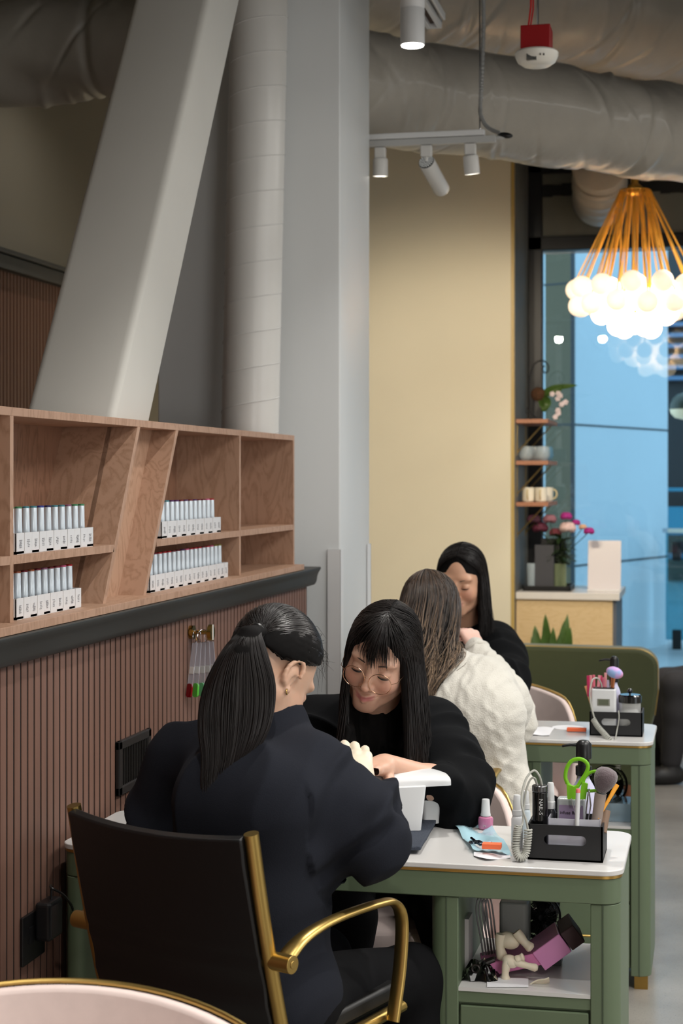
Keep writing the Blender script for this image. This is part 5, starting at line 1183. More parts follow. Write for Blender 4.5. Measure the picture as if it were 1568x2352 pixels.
def hand(s, wrist, d, up, side, curl=(.3,.35,.4,.45), sc=1.0, thumb=.3, k=.006, spread=.05):
    d = np.array(d, float); d /= np.linalg.norm(d); up = np.array(up, float); up -= d*(up@d); up /= np.linalg.norm(up); x = np.cross(d, up)*side; w_ = np.array(wrist, float)
    W = lambda a, b, c: w_+(x*a+d*b+up*c)*sc
    K = [(.030,.082),(.010,.088),(-.010,.084),(-.029,.076)]
    for i, (a, b) in enumerate(K):
        s.cap(W(a*.55,.006,0), W(a,b,0), .0155*sc, .0112*sc, .012)
    s.ell(W(.005,.045,-.004), (.03*sc,.03*sc,.014*sc), None, .015)
    Ls = [(.040,.024,.020),(.045,.028,.021),(.041,.026,.021),(.032,.020,.019)]
    for i, (a, b) in enumerate(K):
        p = W(a,b,0); an = curl[i]*.55; r = (.0092 if i < 3 else .0080)*sc; dv = np.array([a*spread*20*.1, 1, 0])
        for j, L in enumerate(Ls[i]):
            q = p+(x*dv[0]*.6+d*math.cos(an)-up*math.sin(an))*L*sc; r2 = r*.93; s.cap(p, q, r, r2, .003 if j else k); p = q; r = r2; an += curl[i]*1.15
    p0, p1 = W(.018,.018,-.006), W(.046,.044,-.012-.02*thumb); p2 = p1+(x*(.35-.5*thumb)+d*1-up*.5*thumb)*.030*sc; p3 = p2+(x*(.1-.6*thumb)+d-up*.3)*.022*sc
    s.chain([p0,p1,p2,p3], [.0155*sc,.0118*sc,.0100*sc,.0082*sc], .008)
def cloth_noise(P, seed, f=9.0):
    g = np.random.default_rng(seed); out = np.zeros(len(P))
    for k in range(14):
        v = g.normal(size=3); v /= np.linalg.norm(v); fr = f*g.uniform(.5, 2.2); w = P @ v*fr*2; q = P @ g.normal(size=3)*fr*.9
        out += np.sin(w+1.5*np.sin(q)+g.uniform(0,7))/(fr/f)
    return out/6
def limb_folds(P, a, b, amp, nf, seed, mid=.5, wid=.35):
    a = np.array(a); b = np.array(b); v = b-a; L = np.linalg.norm(v); v /= L; r = P-a; t = (r@v)/L; pv = r-(r@v)[:,None]*v; perp = np.linalg.norm(pv, axis=1)
    o1 = np.cross(v, [0.3,.2,1]); o1 /= np.linalg.norm(o1); o2 = np.cross(v, o1); ang = np.arctan2(pv@o2, pv@o1); g = np.random.default_rng(seed); out = np.zeros(len(P)); wob = cloth_noise(P, seed+1, 12)
    for k in range(nf*2):
        t0 = g.normal(mid, wid*.7); a0 = g.uniform(-3.14,3.14); da = (ang-a0+math.pi)%(2*math.pi)-math.pi; wd = g.uniform(.05,.11)
        q = (t-t0-g.uniform(-.16,.16)*da+.03*wob)/wd; out += g.uniform(.4,1)*np.exp(-np.abs(q)**1.6)*np.exp(-(da/g.uniform(.5,1.3))**2)-.35*np.exp(-((q-1.8)**2))*np.exp(-(da/.9)**2)
    return amp*out*(perp < .14)*np.exp(-((t-mid)/(wid*1.8))**4)
def limb_folds_old(P, a, b, amp, nf, seed, mid=.5, wid=.35):
    a = np.array(a); b = np.array(b); v = b-a; L = np.linalg.norm(v); v /= L; r = P-a; t = (r@v)/L; perp = np.linalg.norm(r-(r@v)[:,None]*v, axis=1)
    o1 = np.cross(v, [0.3,.2,1]); o1 /= np.linalg.norm(o1); ang = (r@o1)/np.maximum(perp, .01)
    w = np.exp(-((t-mid)/wid)**2)*(perp < .13); return amp*w*(np.abs(np.sin(nf*math.pi*t+1.3*ang+1.2*cloth_noise(P, seed, 8)))**.7-.5)
def torso_prims(s, J, o, k=.05):
    pe, ch, nb = map(np.array, (J['pelvis'], J['chest'], J['neck'])); sl, sr = np.array(J['sL']), np.array(J['sR']); lat = (sr-sl); lat /= np.linalg.norm(lat)
    s.cap(pe-lat*.085, pe+lat*.085, .105+o, .105+o, k); mid = (pe*.5+ch*.5)
    for q in (-1,1):
        s.cap(pe+lat*q*.06, mid+lat*q*.05, .10+o, .092+o, k); s.cap(mid+lat*q*.05, ch+lat*q*.065, .092+o, .098+o, k)
    s.cap(ch, (sl+sr)/2, .10+o, .085+o, k); s.cap(sl, sr, .055+o, .055+o, k); s.cap(sl+lat*.06, nb, .045+o, .048+o, k); s.cap(sr-lat*.06, nb, .045+o, .048+o, k)
def person(label, J, skin, lip, sweater, pants, seed, arms=('L','R'), cuff=(1.0,1.0), bare={}, hands={}, hskin=.003, fold=.006, loose=.012, smile=.004, shoe=None, sleeve=.0, hem=None):
    t = thing('person', label, 'person', tuple(Vector(J['pelvis']).xy)+(0,)); parts = []
    P, Q, Pl, lm = head(J['head'], np.array(J['neck'])+np.array([0,0,-.01]), J.get('hh', .0028), smile); cols = [skin_cols(Pl, lm, skin, lip)]; parts.append((P, Q))
    # torso and legs under the clothes
    pts = [J[k] for k in ('pelvis','chest','neck','sL','sR','kL','kR','aL','aR')]; lo, hi = bbox(pts, .2); s = SDF(lo, hi, .009); torso_prims(s, J, -.012)
    for q in 'LR':
        s.cap(J['h'+q], J['k'+q], .072, .052, .03); s.chain([J['k'+q], J['c'+q], J['a'+q]], [.05,.050,.034], .02)
        ft = np.array(J['a'+q])+np.array(J['toe'])*.17; ft[2] = .035; s.cap(np.array(J['a'+q])*[1,1,0]+[0,0,.04], ft, .034, .028, .02)
    p_ = s.mesh(); parts.append(p_); cols.append(np.tile(np.array(skin), (len(p_[0]),1)))
    for q in 'LR':
        S_, E_, W_ = J['s'+q], J['e'+q], J['w'+q]; hd = hands.get(q); pts = [S_, E_, W_]+([np.array(W_)+np.array(hd[0])*.2] if hd else [])
        lo, hi = bbox(pts, .08); s = SDF(lo, hi, hskin); fm = np.array(E_)*.6+np.array(W_)*.4
        s.chain([S_, np.array(S_)*.5+np.array(E_)*.5, E_, fm, W_], [.046,.042,.036,.038,.0255], .02)
        if hd: hand(s, W_, hd[0], hd[1], hd[2], hd[3], hd[4], hd[5])
        p_ = s.mesh(); parts.append(p_); cols.append(np.tile(np.array(skin), (len(p_[0]),1)))
    V, Fc = join(parts); body = fobj('body', (V, Fc), skin_m, t, np.concatenate(cols))
    # sweater
    pts = [J[k] for k in ('pelvis','chest','neck','sL','sR','eL','eR','wL','wR')]; lo, hi = bbox(pts, .17); s = SDF(lo, hi, J.get('ch', .006)); torso_prims(s, J, loose, .05)
    ends = {}
    for i, q in enumerate('LR'):
        S_, E_, W_ = map(np.array, (J['s'+q], J['e'+q], J['w'+q])); e = E_+(W_-E_)*cuff[i]; ends[q] = (e, (W_-E_)/np.linalg.norm(W_-E_))
        s.chain([S_, S_*.5+E_*.5, E_], [.060+loose*.6,.056+loose*.8+sleeve,.052+loose*.8+sleeve], .055)
        if cuff[i] > .5: s.chain([E_, E_*.5+e*.5, e], [.052+loose*.8+sleeve,.047+loose*.6+sleeve,.032+loose*.25], .03)
        else: s.chain([E_, e], [.052+loose*.8+sleeve,.050+loose*.4], .03)
    if hem:
        h_ = np.array(hem[0]); s.cap(h_-np.array(hem[1])*.10, h_+np.array(hem[1])*.10, hem[2], hem[2], .03)
    # open neck
    m3 = np.array(J['head'])[:3,:3]; hc = np.array(J['head'])[:3,3]; nk = np.array(J['neck']); ud = (hc-nk)/np.linalg.norm(hc-nk)
    s.cap(nk+ud*.045, nk+ud*.15, .056, .075, .012, sub=True)
    P, Q = s.mesh(); N_ = vnormals(P, Q); d = fold*.5*cloth_noise(P, seed, 6)
    vv = np.array(J['pelvis'])-np.array(J['sR']); vv /= np.linalg.norm(vv); Pa = P-(P@vv)[:,None]*vv*.75; nz = cloth_noise(Pa, seed+2, 9); d += fold*1.15*((1-np.minimum(1,np.abs(nz)*1.6))**2-.2)
    for q in 'LR':
        d += limb_folds(P, J['s'+q], J['e'+q], fold*2.2, 7, seed+3, .75, .38)+limb_folds(P, J['e'+q], J['w'+q], fold*1.8, 6, seed+5, .35, .35)
    d += limb_folds(P, J['chest'], J['pelvis'], fold*1.6, 5, seed+8, .7, .35)
    if J.get('knit'):
        a = np.array(J['sR'])-np.array(J['sL']); a /= np.linalg.norm(a); b = np.array([0,0,1.]); u = P @ a; v = P @ b; w = P @ np.cross(a, b)
        uu = u/.062; ph = uu-np.round(uu); d += .0035*np.exp(-((np.abs(ph-.28*np.sin(v/.016))-.0)/.16)**2)+.0035*np.exp(-((ph+.28*np.sin(v/.016))/.16)**2)+.0008*np.sin(u/.0035)
    P2 = P+N_*d[:,None]; fobj('sweater', (P2, Q), sweater, t)
    rib = MB()
    for q in 'LR':
        e, dr = ends[q]; r = (.034+loose*.25) if cuff[0 if q == 'L' else 1] > .5 else .052+loose*.3
        rib.torus(Vector(e), r-.003, .007, Vector(dr), 36, 8)
    cpos = Vector(nk+ud*.047); rib.torus(cpos, .062, .0075, Vector(ud), 44, 10) if not J.get('nocollar') else None
    obj('ribbed_cuffs', rib, sweater, t, smooth=80)
    # trousers
    pts = [J[k] for k in ('pelvis','kL','kR','aL','aR','hL','hR')]; lo, hi = bbox(pts, .17); s = SDF(lo, hi, .008); pe = np.array(J['pelvis']); lat = np.array(J['sR'])-np.array(J['sL']); lat[2] = 0; lat /= np.linalg.norm(lat)
    s.cap(pe-lat*.09-[0,0,.01], pe+lat*.09-[0,0,.01], .112, .112, .04)
    for q in 'LR':
        s.cap(J['h'+q], J['k'+q], .088, .066, .04); s.chain([J['k'+q], J['c'+q], np.array(J['a'+q])+[0,0,.03]], [.066,.066,.052], .03)
    P, Q = s.mesh(); N_ = vnormals(P, Q); P = P+N_*(.004*cloth_noise(P, seed+20, 9))[:,None]; fobj('trousers', (P, Q), pants, t)
    for q in 'LR':
        a = np.array(J['a'+q]); tf = np.array(J['toe'], float); lo, hi = bbox([a, a+tf*.22, a*[1,1,0]], .09); s = SDF(lo, hi, .006); g0 = a*[1,1,0]
        s.cap(g0-tf*.03+[0,0,.045], g0+tf*.06+[0,0,.045], .043, .043, .02); s.cap(g0+tf*.04+[0,0,.04], g0+tf*.15+[0,0,.036], .042, .036, .02); s.cap(a+[0,0,.0], g0+[0,0,.05], .044, .045, .02)
        P, Q = s.mesh(); P[:,2] = np.maximum(P[:,2], .004); fobj('shoe', (P, Q), shoe or shoe_m, t)
    return t
def seated(hipc, fwd, pelvis_z=.53, knee=.43, spread=.13, knee_z=.50, foot_off=.02):
    f = Vector(fwd).normalized(); r = Vector((f.y, -f.x, 0)); c = Vector((hipc[0], hipc[1], 0)); J = {'pelvis': tuple(c+Vector((0,0,pelvis_z))), 'toe': tuple(f)}
    for q, s_ in (('L',-1),('R',1)):
        J['h'+q] = tuple(c+r*s_*.085+Vector((0,0,pelvis_z-.01))); k_ = c+f*knee+r*s_*spread+Vector((0,0,knee_z)); J['k'+q] = tuple(k_)
        a = c+f*(knee+foot_off)+r*s_*spread+Vector((0,0,.09)); J['a'+q] = tuple(a); J['c'+q] = tuple(k_.lerp(a,.35)-f*.015)
    return J

# ---------------------------------------------------------------- hair
def hair_mesh(paths, r, cols=None, seg=3):
    paths = np.array(paths); n, m, _ = paths.shape; T = np.zeros_like(paths); T[:,1:-1] = paths[:,2:]-paths[:,:-2]; T[:,0] = paths[:,1]-paths[:,0]; T[:,-1] = paths[:,-1]-paths[:,-2]
    T /= np.maximum(np.linalg.norm(T, axis=2, keepdims=True), 1e-9); ref = np.array([.31,.52,.79]); A_ = np.cross(T, ref); A_ /= np.maximum(np.linalg.norm(A_, axis=2, keepdims=True), 1e-9); B_ = np.cross(T, A_)
    tt = np.linspace(0, 1, m); rad = (np.array(r).reshape(-1,1) if np.ndim(r) else r)*np.ones((n,1))*(1-.72*tt**3)[None,:]
    V = np.stack([paths+(A_*math.cos(2*math.pi*k/seg)+B_*math.sin(2*math.pi*k/seg))*rad[...,None] for k in range(seg)], 2)
    base = (np.arange(n)[:,None]*m+np.arange(m-1)[None,:])*seg; Fs = []
    for k in range(seg):
        k2 = (k+1) % seg; Fs.append(np.stack([base+k, base+k2, base+seg+k2, base+seg+k], -1).reshape(-1,4))
    C = None
    if cols is not None: C = np.repeat(np.array(cols)[:,:,None,:], seg, 2).reshape(-1,3)
    return V.reshape(-1,3), np.concatenate(Fs), C
CR = np.array([.0755,.0955,.0845]); CC = np.array([0,-.014,.036])
def scalp(dirv, off=.004): d = np.array(dirv, float); d /= np.linalg.norm(d); return CC+d*(CR+off)
def slerp_path(a, b, n, off=.004, lift=0):
    a = np.array(a, float); b = np.array(b, float); a /= np.linalg.norm(a); b /= np.linalg.norm(b); w = math.acos(np.clip(a@b, -1, 1)); out = []
    for t in np.linspace(0, 1, n):
        d = (a*math.sin((1-t)*w)+b*math.sin(t*w))/max(math.sin(w), 1e-6) if w > 1e-4 else a; out.append(scalp(d, off+lift*math.sin(math.pi*t)))
    return out
def polar(az, el): return np.array([math.sin(az)*math.cos(el), math.cos(az)*math.cos(el), math.sin(el)])   # az 0 = face forward, + = own right
def resamp(P, m):
    P = np.array(P); L = np.concatenate([[0], np.cumsum(np.linalg.norm(np.diff(P, axis=0), axis=1))]); s = np.linspace(0, L[-1], m); return np.stack([np.interp(s, L, P[:,i]) for i in range(3)], 1)
def smoothP(P, it=3):
    P = P.copy()
    for _ in range(it): P[1:-1] = P[1:-1]*.5+(P[2:]+P[:-2])*.25
    return P
def collide(P, J, extra=.0):
    "push points out of torso / shoulders capsules"
    caps = [(J['chest'], (np.array(J['sL'])+np.array(J['sR']))/2, .118+extra), (J['sL'], J['sR'], .078+extra), (J['sL'], J['eL'], .07+extra), (J['sR'], J['eR'], .07+extra), (np.array(J['pelvis'])*.5+np.array(J['chest'])*.5, J['chest'], .115+extra), (J['neck'], np.array(J['head'])[:3,3], .05)]
    lat = np.array(J['sR'])-np.array(J['sL']); lat /= np.linalg.norm(lat); ch = np.array(J['chest']); caps += [(ch-lat*.065, ch+lat*.065, .112+extra)]
    for a, b, r in caps:
        a = np.array(a); b = np.array(b); v = b-a; t = np.clip(((P-a)@v)/(v@v), 0, 1); q = a+t[:,None]*v; dd = P-q; l = np.linalg.norm(dd, axis=1); m = l < r
        P[m] = q[m]+dd[m]/np.maximum(l[m], 1e-6)[:,None]*r
    return P
def long_hair(t, J, az0, az1, n, length, root='part', seed=0, r=.0011, m=26, wave=.004, cols=None, spread=.03, bangs=None, jit=.006, shell=True, hm=None, elv=-.05, flare=.02, partx=0.0, tipvar=.12, inward=None):
    g = np.random.default_rng(seed); M = np.array(J['head']); m3, tr = M[:3,:3], M[:3,3]; toW = lambda P: np.array(P) @ m3.T+tr
    out = []; CL = []
    for i in range(n):
        az = g.uniform(az0, az1); off = .003+g.uniform(0, .009); sgn = 1 if az > 0 else -1
        if root == 'part':
            y = g.uniform(-.35, .72); rt = np.array([partx+.02*sgn, y, 1.0-.15*abs(y)])
            # back strands grow from further back
            if abs(az) > 2.0: rt = np.array([partx+.03*sgn, g.uniform(-.55,.1), 1.0])
            elif abs(az) < 1.6: rt = np.array([partx+.015*sgn, g.uniform(.3,.92), .95])
        eq = polar(az, elv); P = list(toW(slerp_path(rt, eq, 12, off, .002)))
        Lh = length*(1-tipvar*g.uniform(0,1)**1.5); p = np.array(P[-1]); outv = m3 @ polar(az, 0); outv[2] = 0; v = np.array([0,0,-1.])+outv*.12; ph = g.uniform(0,6.28); K = 12; lump = math.sin(az*9+seed)
        gt = J.get('gather', (0,0)); backv = -m3[:,1].copy(); backv[2] = 0; backv /= np.linalg.norm(backv); latv = np.array([backv[1],-backv[0],0]); cl = m3 @ CC+tr; p00 = p.copy(); lat0 = (p-cl)@latv
        for k in range(1, K+1):
            u = k/K; p = p+(backv*(gt[0]+gt[2]*max(0,-(p00-cl)@backv) if len(gt) > 2 else 0)-latv*lat0*gt[1])/K+np.array([0,0,-1])*Lh/K+outv*(flare*(1-u)+inward_term(inward,u,outv) if False else flare*(1-u))/K
            P.append(p+outv*(wave*math.sin(4*u+ph+lump*2))+np.array([math.sin(ph+3*u),math.cos(ph+2*u),0])*spread*u*u*.5+g.normal(size=3)*jit*.15*u)
        P = smoothP(resamp(P, m), 2); P = collide(P, J, J.get('hx',.012)+g.uniform(.0,.014)); P = smoothP(P, 2); out.append(P)
    if bangs:
        for i in range(bangs[0]):
            az = g.uniform(bangs[1], bangs[2]); rt = np.array([g.uniform(-.05,.05)+partx, .40+g.uniform(-.12,.2), .95]); az = az if i % 3 else math.copysign(g.uniform(.5,1.0), az); el = bangs[3]+.30*abs(az)+g.uniform(-.12,.16)
            P = toW(slerp_path(rt, polar(az, el), 14, .006+g.uniform(0,.006), .004)); tip = P[-1]+np.array([0,0,-1])*g.uniform(.0,.025); out.append(smoothP(resamp(list(P)+[tip], m), 2))
    out = np.array(out)
    V, Fc, C = hair_mesh(out, g.uniform(.6, 1.3, len(out))*r, cols(out, g) if cols else None)
    return V, Fc, C, out
def shell_of(paths, J, step, rad, h=.005, cut=True, capon=True, top=.0):
    P = np.array(paths)[::step]; M = np.array(J['head']); m3, tr = M[:3,:3], M[:3,3]; cc_ = m3 @ CC+tr; ax_ = np.stack([np.full(P.shape[:2], cc_[0]), np.full(P.shape[:2], cc_[1]), np.minimum(P[...,2], cc_[2])], -1); dd_ = P-ax_; P = P-dd_/np.maximum(np.linalg.norm(dd_, axis=2, keepdims=True), 1e-6)*J.get('hin', .010); rad = rad*.7; lo = P.reshape(-1,3).min(0)-.05; hi = P.reshape(-1,3).max(0)+.05; s = SDF(lo, hi, h)
    if capon: s.ell(m3 @ CC+tr, tuple(CR+.0015), m3, .01)
    for p in P:
        q = p[::3]; n = len(q)
        for a in range(n-1): s.cap(q[a], q[a+1], rad*(1-.5*a/n), rad*(1-.5*(a+1)/n), .006)
    if cut:      # keep the face clear
        s.ell(m3 @ np.array([0,.085,-.035])+tr, J.get('cutr', (.062,.075,.112)), m3, .008, sub=True)
    return s.mesh()
skin_m = mat('skin', (200,150,125), .42, sss=.22, attr='Col', bump=.12, bscale=350, bdist=.0006)
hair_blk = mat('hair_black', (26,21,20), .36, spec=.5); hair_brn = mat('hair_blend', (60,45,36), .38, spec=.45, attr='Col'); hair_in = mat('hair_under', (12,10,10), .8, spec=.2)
fab_blk = mat('black_fleece', (31,33,40), .95, bump=.35, bscale=500, bdist=.0012, spec=.15); fab_blk2 = mat('black_knit', (14,15,17), .95, bump=.3, bscale=500, bdist=.001, spec=.15)
fab_pant = mat('black_trousers', (13,13,15), .9, bump=.2, bscale=300, spec=.15); knit = mat('cream_knit', (208,204,194), .95, bump=.7, bscale=260, bdist=.004, sheen=.4)
shoe_m = mat('black_shoe', (22,21,22), .5)
T3 = lambda v: tuple(v)
def A(px, py, d): return tuple(at(px, py, d))

# ---------------------------------------------------------------- person 1: seen from behind, ponytail
psi = math.radians(42); dv = FW*math.cos(psi)+RT*math.sin(psi); f1 = (dv+Vector((0,0,-1.05))).normalized()
cfw = Vector((-math.sin(ang), math.cos(ang), 0))
hip = Vector((mid.x, mid.y, 0))+cfw*.25
J1 = seated(hip, cfw, .545, .40, .12)
M1 = headM(at(622,1540,3.42), f1, UP+RT*.06)
J1.update(nocollar=1, head=M1, neck=A(612,1668,3.40), chest=A(585,1850,3.30), sL=A(425,1755,3.50), sR=A(698,1778,3.32), eL=A(395,1935,3.55), wL=A(560,1900,3.75), eR=A(842,1930,3.27), wR=A(824,1800,3.60))
hd1 = Vector(A(808,1732,3.68))-Vector(J1['wR'])
P1_ = person('person with a long dark ponytail in a black sweatshirt, seen from behind', J1, (.60,.37,.26), (.5,.2,.18), fab_blk, fab_pant, 11, cuff=(1.0,.52), hands={'R': (T3(hd1), (0,-.6,.8), -1, (.3,.35,.4,.5), .95, .5), 'L': (T3(Vector((.8,.5,.1))), (0,0,1), 1, (.4,.4,.4,.4), .95, .3)}, fold=.0105, loose=.016, sleeve=.006, hskin=.004)
# glove on the near hand
lo, hi = bbox([J1['wR'], np.array(J1['wR'])+np.array(hd1)*1.2], .09); s = SDF(lo, hi, .003); hand(s, J1['wR'], hd1, (0,-.6,.8), -1, (.3,.35,.4,.5), 1.03, .5)
wv = np.array(J1['wR']); hdn = np.array(hd1)/np.linalg.norm(np.array(hd1)); s.cap(wv-(wv-np.array(J1['eR']))*.42, wv+hdn*.04, .036, .031, .012); P, Q = s.mesh(); N_ = vnormals(P, Q); P = P+N_*(.0012+.0014*cloth_noise(P, 5, 40))[:,None]
o = fobj('glove', (P, Q), glv, P1_); plab(o, 'cream latex glove')
# ponytail hair
M = np.array(M1); m3, tr = M[:3,:3], M[:3,3]; g = np.random.default_rng(2); base = at(592,1452,3.335); bl = m3.T @ (np.array(base)-tr); bdir = (bl-CC)/CR; bdir /= np.linalg.norm(bdir)
hl = []
for i in range(2600):
    az = g.uniform(-math.pi, math.pi); a_ = abs(az)
    el = .50 if a_ < .7 else (.50-(a_-.7)/.75*.62 if a_ < 1.45 else (-.14-.30*min(1,(a_-1.45)/.5)))
    el += g.uniform(0, 1)**1.3*1.0 if i % 2 else g.uniform(0,.08)
    rd = polar(az, min(el, 1.45)); off = .0035+g.uniform(0,.004)
    P = slerp_path(rd, bdir+g.normal(size=3)*.05, 22, off, .003); hl.append((np.array(P) @ m3.T)+tr)
V1, F1, _ = hair_mesh(np.array(hl), .0012)
sc_ = [np.array(p) for p in hl[::6]]; lo, hi = bbox(np.concatenate(sc_), .04); s = SDF(lo, hi, .004)
s.ell(m3 @ CC+tr, tuple(CR+.0005), m3, .01)
for p in sc_:
    for a in range(0, len(p)-3, 3): s.cap(p[a], p[a+3], .0015, .0015, .006)
for c_, r_ in (((0,.10,-.03),(.066,.075,.098)),): s.ell(m3 @ np.array(c_)+tr, r_, m3, .006, sub=True)
s.ell(m3 @ np.array([0,-.02,-.095])+tr, (.11,.075,.055), m3, .006, sub=True)
for sx in (-1,1): s.ell(m3 @ np.array([sx*.082,-.004,-.022])+tr, (.02,.026,.034), m3, .004, sub=True)
SV, SF = s.mesh()
tails = []
for i in range(2400):
    q = g.uniform(0, 6.28); rr = math.sqrt(g.uniform(0,1)); cx, cy = rr*math.cos(q), rr*math.sin(q)
    G = [(592,1450,3.335,.012,.010),(572,1452,3.30,.020,.016),(556,1500,3.285,.046,.020),(548,1580,3.275,.070,.024),(540,1665,3.265,.070,.022),(528,1735,3.25,.052,.02),(512,1790,3.235,.040,.018),(498,1840,3.225,.026,.012)]
    end = g.uniform(.72, 1.0)*len(G); P = []
    for k, (x, y, d_, w1, w2) in enumerate(G):
        p = np.array(at(x, y, d_))+np.array(RT)*cx*w1+np.array(FW)*cy*w2; P.append(p)
    C = np.array([list(v) for v in catmull(P, 40)])[:max(12, int(40*g.uniform(.78,1.0)))]; C = resamp(C, 26); C += (np.sin(np.linspace(0,5,26)+q*2)*.0035)[:,None]*np.array(RT); tails.append(C)
V2, F2, _ = hair_mesh(np.array(tails), .0012)
s = SDF(*bbox(np.concatenate(tails), .03), .005)
ctr = np.mean(np.array([t_ for t_ in tails]), axis=0)
for p in tails[::9]:
    pp_ = (p*.5+ctr*.5)[:24]
    for a in range(0, len(pp_)-4, 3): s.cap(pp_[a], pp_[a+3], .006*(1-.5*a/24), .006*(1-.5*(a+3)/24), .008)
TV, TF = s.mesh(); fly = []
for i in range(46):
    az = g.uniform(-.3,1.3); rd = polar(az, .35+g.uniform(0,.9)); p0 = scalp(rd, .002); P = [p0, p0+rd*.012+g.normal(size=3)*.006, p0+rd*.02+np.array([0,.01,-.02])+g.normal(size=3)*.01]; fly.append(resamp((np.array(P)@m3.T)+tr, 26))
for (x0,y0,x1,y1,x2,y2) in ((722,1470,736,1520,728,1600),(720,1480,742,1540,738,1590),(715,1490,728,1550,733,1580)):
    fly.append(resamp([list(at(x0,y0,3.5)), list(at(x1,y1,3.52)), list(at(x2,y2,3.52))], 26))
V3, F3, _ = hair_mesh(np.array([smoothP(f_,6) for f_ in fly]), .0004)
SV = SV-vnormals(SV,SF)*.003; 
fobj('hair', join([(SV,SF),(TV,TF),(V1,F1),(V2,F2),(V3,F3)]), hair_blk, P1_, inner=[(0,len(SF)+len(TF))])
obj('hair_tie', MB().torus(at(588,1452,3.33), .013, .006, Vector(at(572,1452,3.30))-Vector(at(592,1450,3.335)), 24, 8), black_plastic, P1_)
ec = m3 @ np.array([.081,.0,-.043])+tr; obj('earring', MB().torus(ec, .005, .0012, (1,0,0), 20, 6), gold_mat, P1_)
stb = at(472,1640,3.28)
# ---------------------------------------------------------------- person 2: glasses, facing us
f2 = (-FW*.90-RT*.30+Vector((0,0,-.33))).normalized(); up2 = UP+RT*.30
em = at(850,1544,3.88); M2h = headM((0,0,0), f2, up2); hc2 = Vector(em)-(M2h.to_3x3() @ Vector((0,.086,0))); M2 = headM(hc2, f2, up2)
hip2 = at(866,1900,4.42); J2 = seated((hip2.x,hip2.y), -FW*.95+Vector((.12,0,0)), .545, .34, .12)
J2.update(hx=.022, head=M2, hh=.0024, ch=.0055, neck=A(862,1672,4.14), chest=A(870,1760,4.25), sR=A(718,1672,4.14), sL=A(985,1672,4.17), eL=A(1052,1822,3.95), wL=A(884,1757,3.80), eR=A(668,1800,4.02), wR=A(770,1800,3.80))
J2['chest'] = A(868,1800,4.22)
hd2 = Vector(A(846,1762,3.74))-Vector(J2['wL'])
P2_ = person('person in round gold glasses and black jumper with long black hair, facing the camera', J2, (.60,.36,.26), (.48,.17,.16), fab_blk2, fab_pant, 23, cuff=(.24,.9), hands={'L': (T3(hd2), (.1,-.15,1), -1, (.45,.5,.55,.6), .93, .75), 'R': (T3(RT*.9+FW*-.2), (0,-.2,1), 1, (.4,.4,.4,.4), .9, .3)}, fold=.010, loose=.014, sleeve=.008, smile=.0065, hskin=.003)
W2 = lambda x, y, z: tuple(M2 @ Vector((x, y, z)))
lash = MB()
for sx in (-1,1):
    lash.tube([W2(sx*(.0315+.0135*u), .0885-.0045*u*u*1.2+.0005, -.0055-.0015*(1-u*u)) for u in [k/5-1 for k in range(11)]], [.0007+.0014*math.sin(math.pi*(k+.5)/11) for k in range(11)], 6)
obj('eyelashes', lash, hair_blk, P2_)
brow = MB()
for sx in (-1,1): brow.tube([W2(sx*(.016+.032*u), .0885-.014*u*u+.001, .0215+.004*math.sin(math.pi*u*.8)) for u in [k/8 for k in range(9)]], [.0020,.0028,.0030,.0030,.0027,.0024,.0019,.0013,.0006], 6, flat=.5)
obj('eyebrows', brow, mat('brow_dark', (52,38,34), .7), P2_)
gl = MB(); R_ = .0265
for sx in (-1,1):
    cgl = Vector(W2(sx*.0315,.107,-.011)); gl.torus(cgl, R_, .0009, M2.to_3x3() @ Vector((sx*.10,1,-.08)), 48, 8)
    gl.tube([W2(sx*.0575,.105,-.003), W2(sx*.068,.095,.0), W2(sx*.076,.04,.004), W2(sx*.078,.0,.002), W2(sx*.078,-.02,-.02)], .0008, 6)
gl.tube([W2(-.0065,.109,-.004), W2(-.003,.1115,-.001), W2(.003,.1115,-.001), W2(.0065,.109,-.004)], .0009, 6)
go = obj('glasses', gl, mat('rose_gold', (214,170,140), .22, 1), P2_); lens = MB()
for sx in (-1,1): lens.cyl(Vector(W2(sx*.0315,.1068,-.011)), Vector(W2(sx*.0315+sx*.0001,.1076,-.011)), R_-.0005, seg=40)
obj('lens', lens, glass_mat('lens_glass', (255,255,255), 1.18), go)
V, Fc, C, paths = long_hair(P2_, J2, -math.pi, math.pi, 1, .3)
def hair_for(t, J, regions, mat_, seed, shellr=.010, bangs=None, cols=None, r=.0011, hs=.0045, partx=0, **kw):
    parts = []; allp = []; C = []
    for (a0, a1, n, L) in regions:
        V, Fc, c, p = long_hair(t, J, a0, a1, n, L, seed=seed+int(n), r=r, cols=cols, partx=partx, **kw); parts.append((V,Fc)); allp += list(p); C.append(c)
    sv, sf = shell_of(allp, J, 7, shellr, hs); sc2 = None
    if bangs:
        V, Fc, c, p = long_hair(t, J, 2.8, 3.1, 1, .2, seed=seed+77, bangs=bangs, r=r, cols=cols, partx=partx); parts.append((V,Fc)); C.append(c)
    parts.insert(0, (sv, sf))
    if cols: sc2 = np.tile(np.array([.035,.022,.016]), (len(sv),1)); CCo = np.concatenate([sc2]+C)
    return fobj('hair', join(parts), mat_, t, CCo if cols else None, inner=[(0, len(sf))])
hair_for(P2_, J2, [(.98,3.14159,1300,.33),(-3.14159,-.98,1300,.33)], hair_blk, 5, bangs=(220,-.42,.42,.02), flare=.035, spread=.03, wave=.005, elv=-.1)

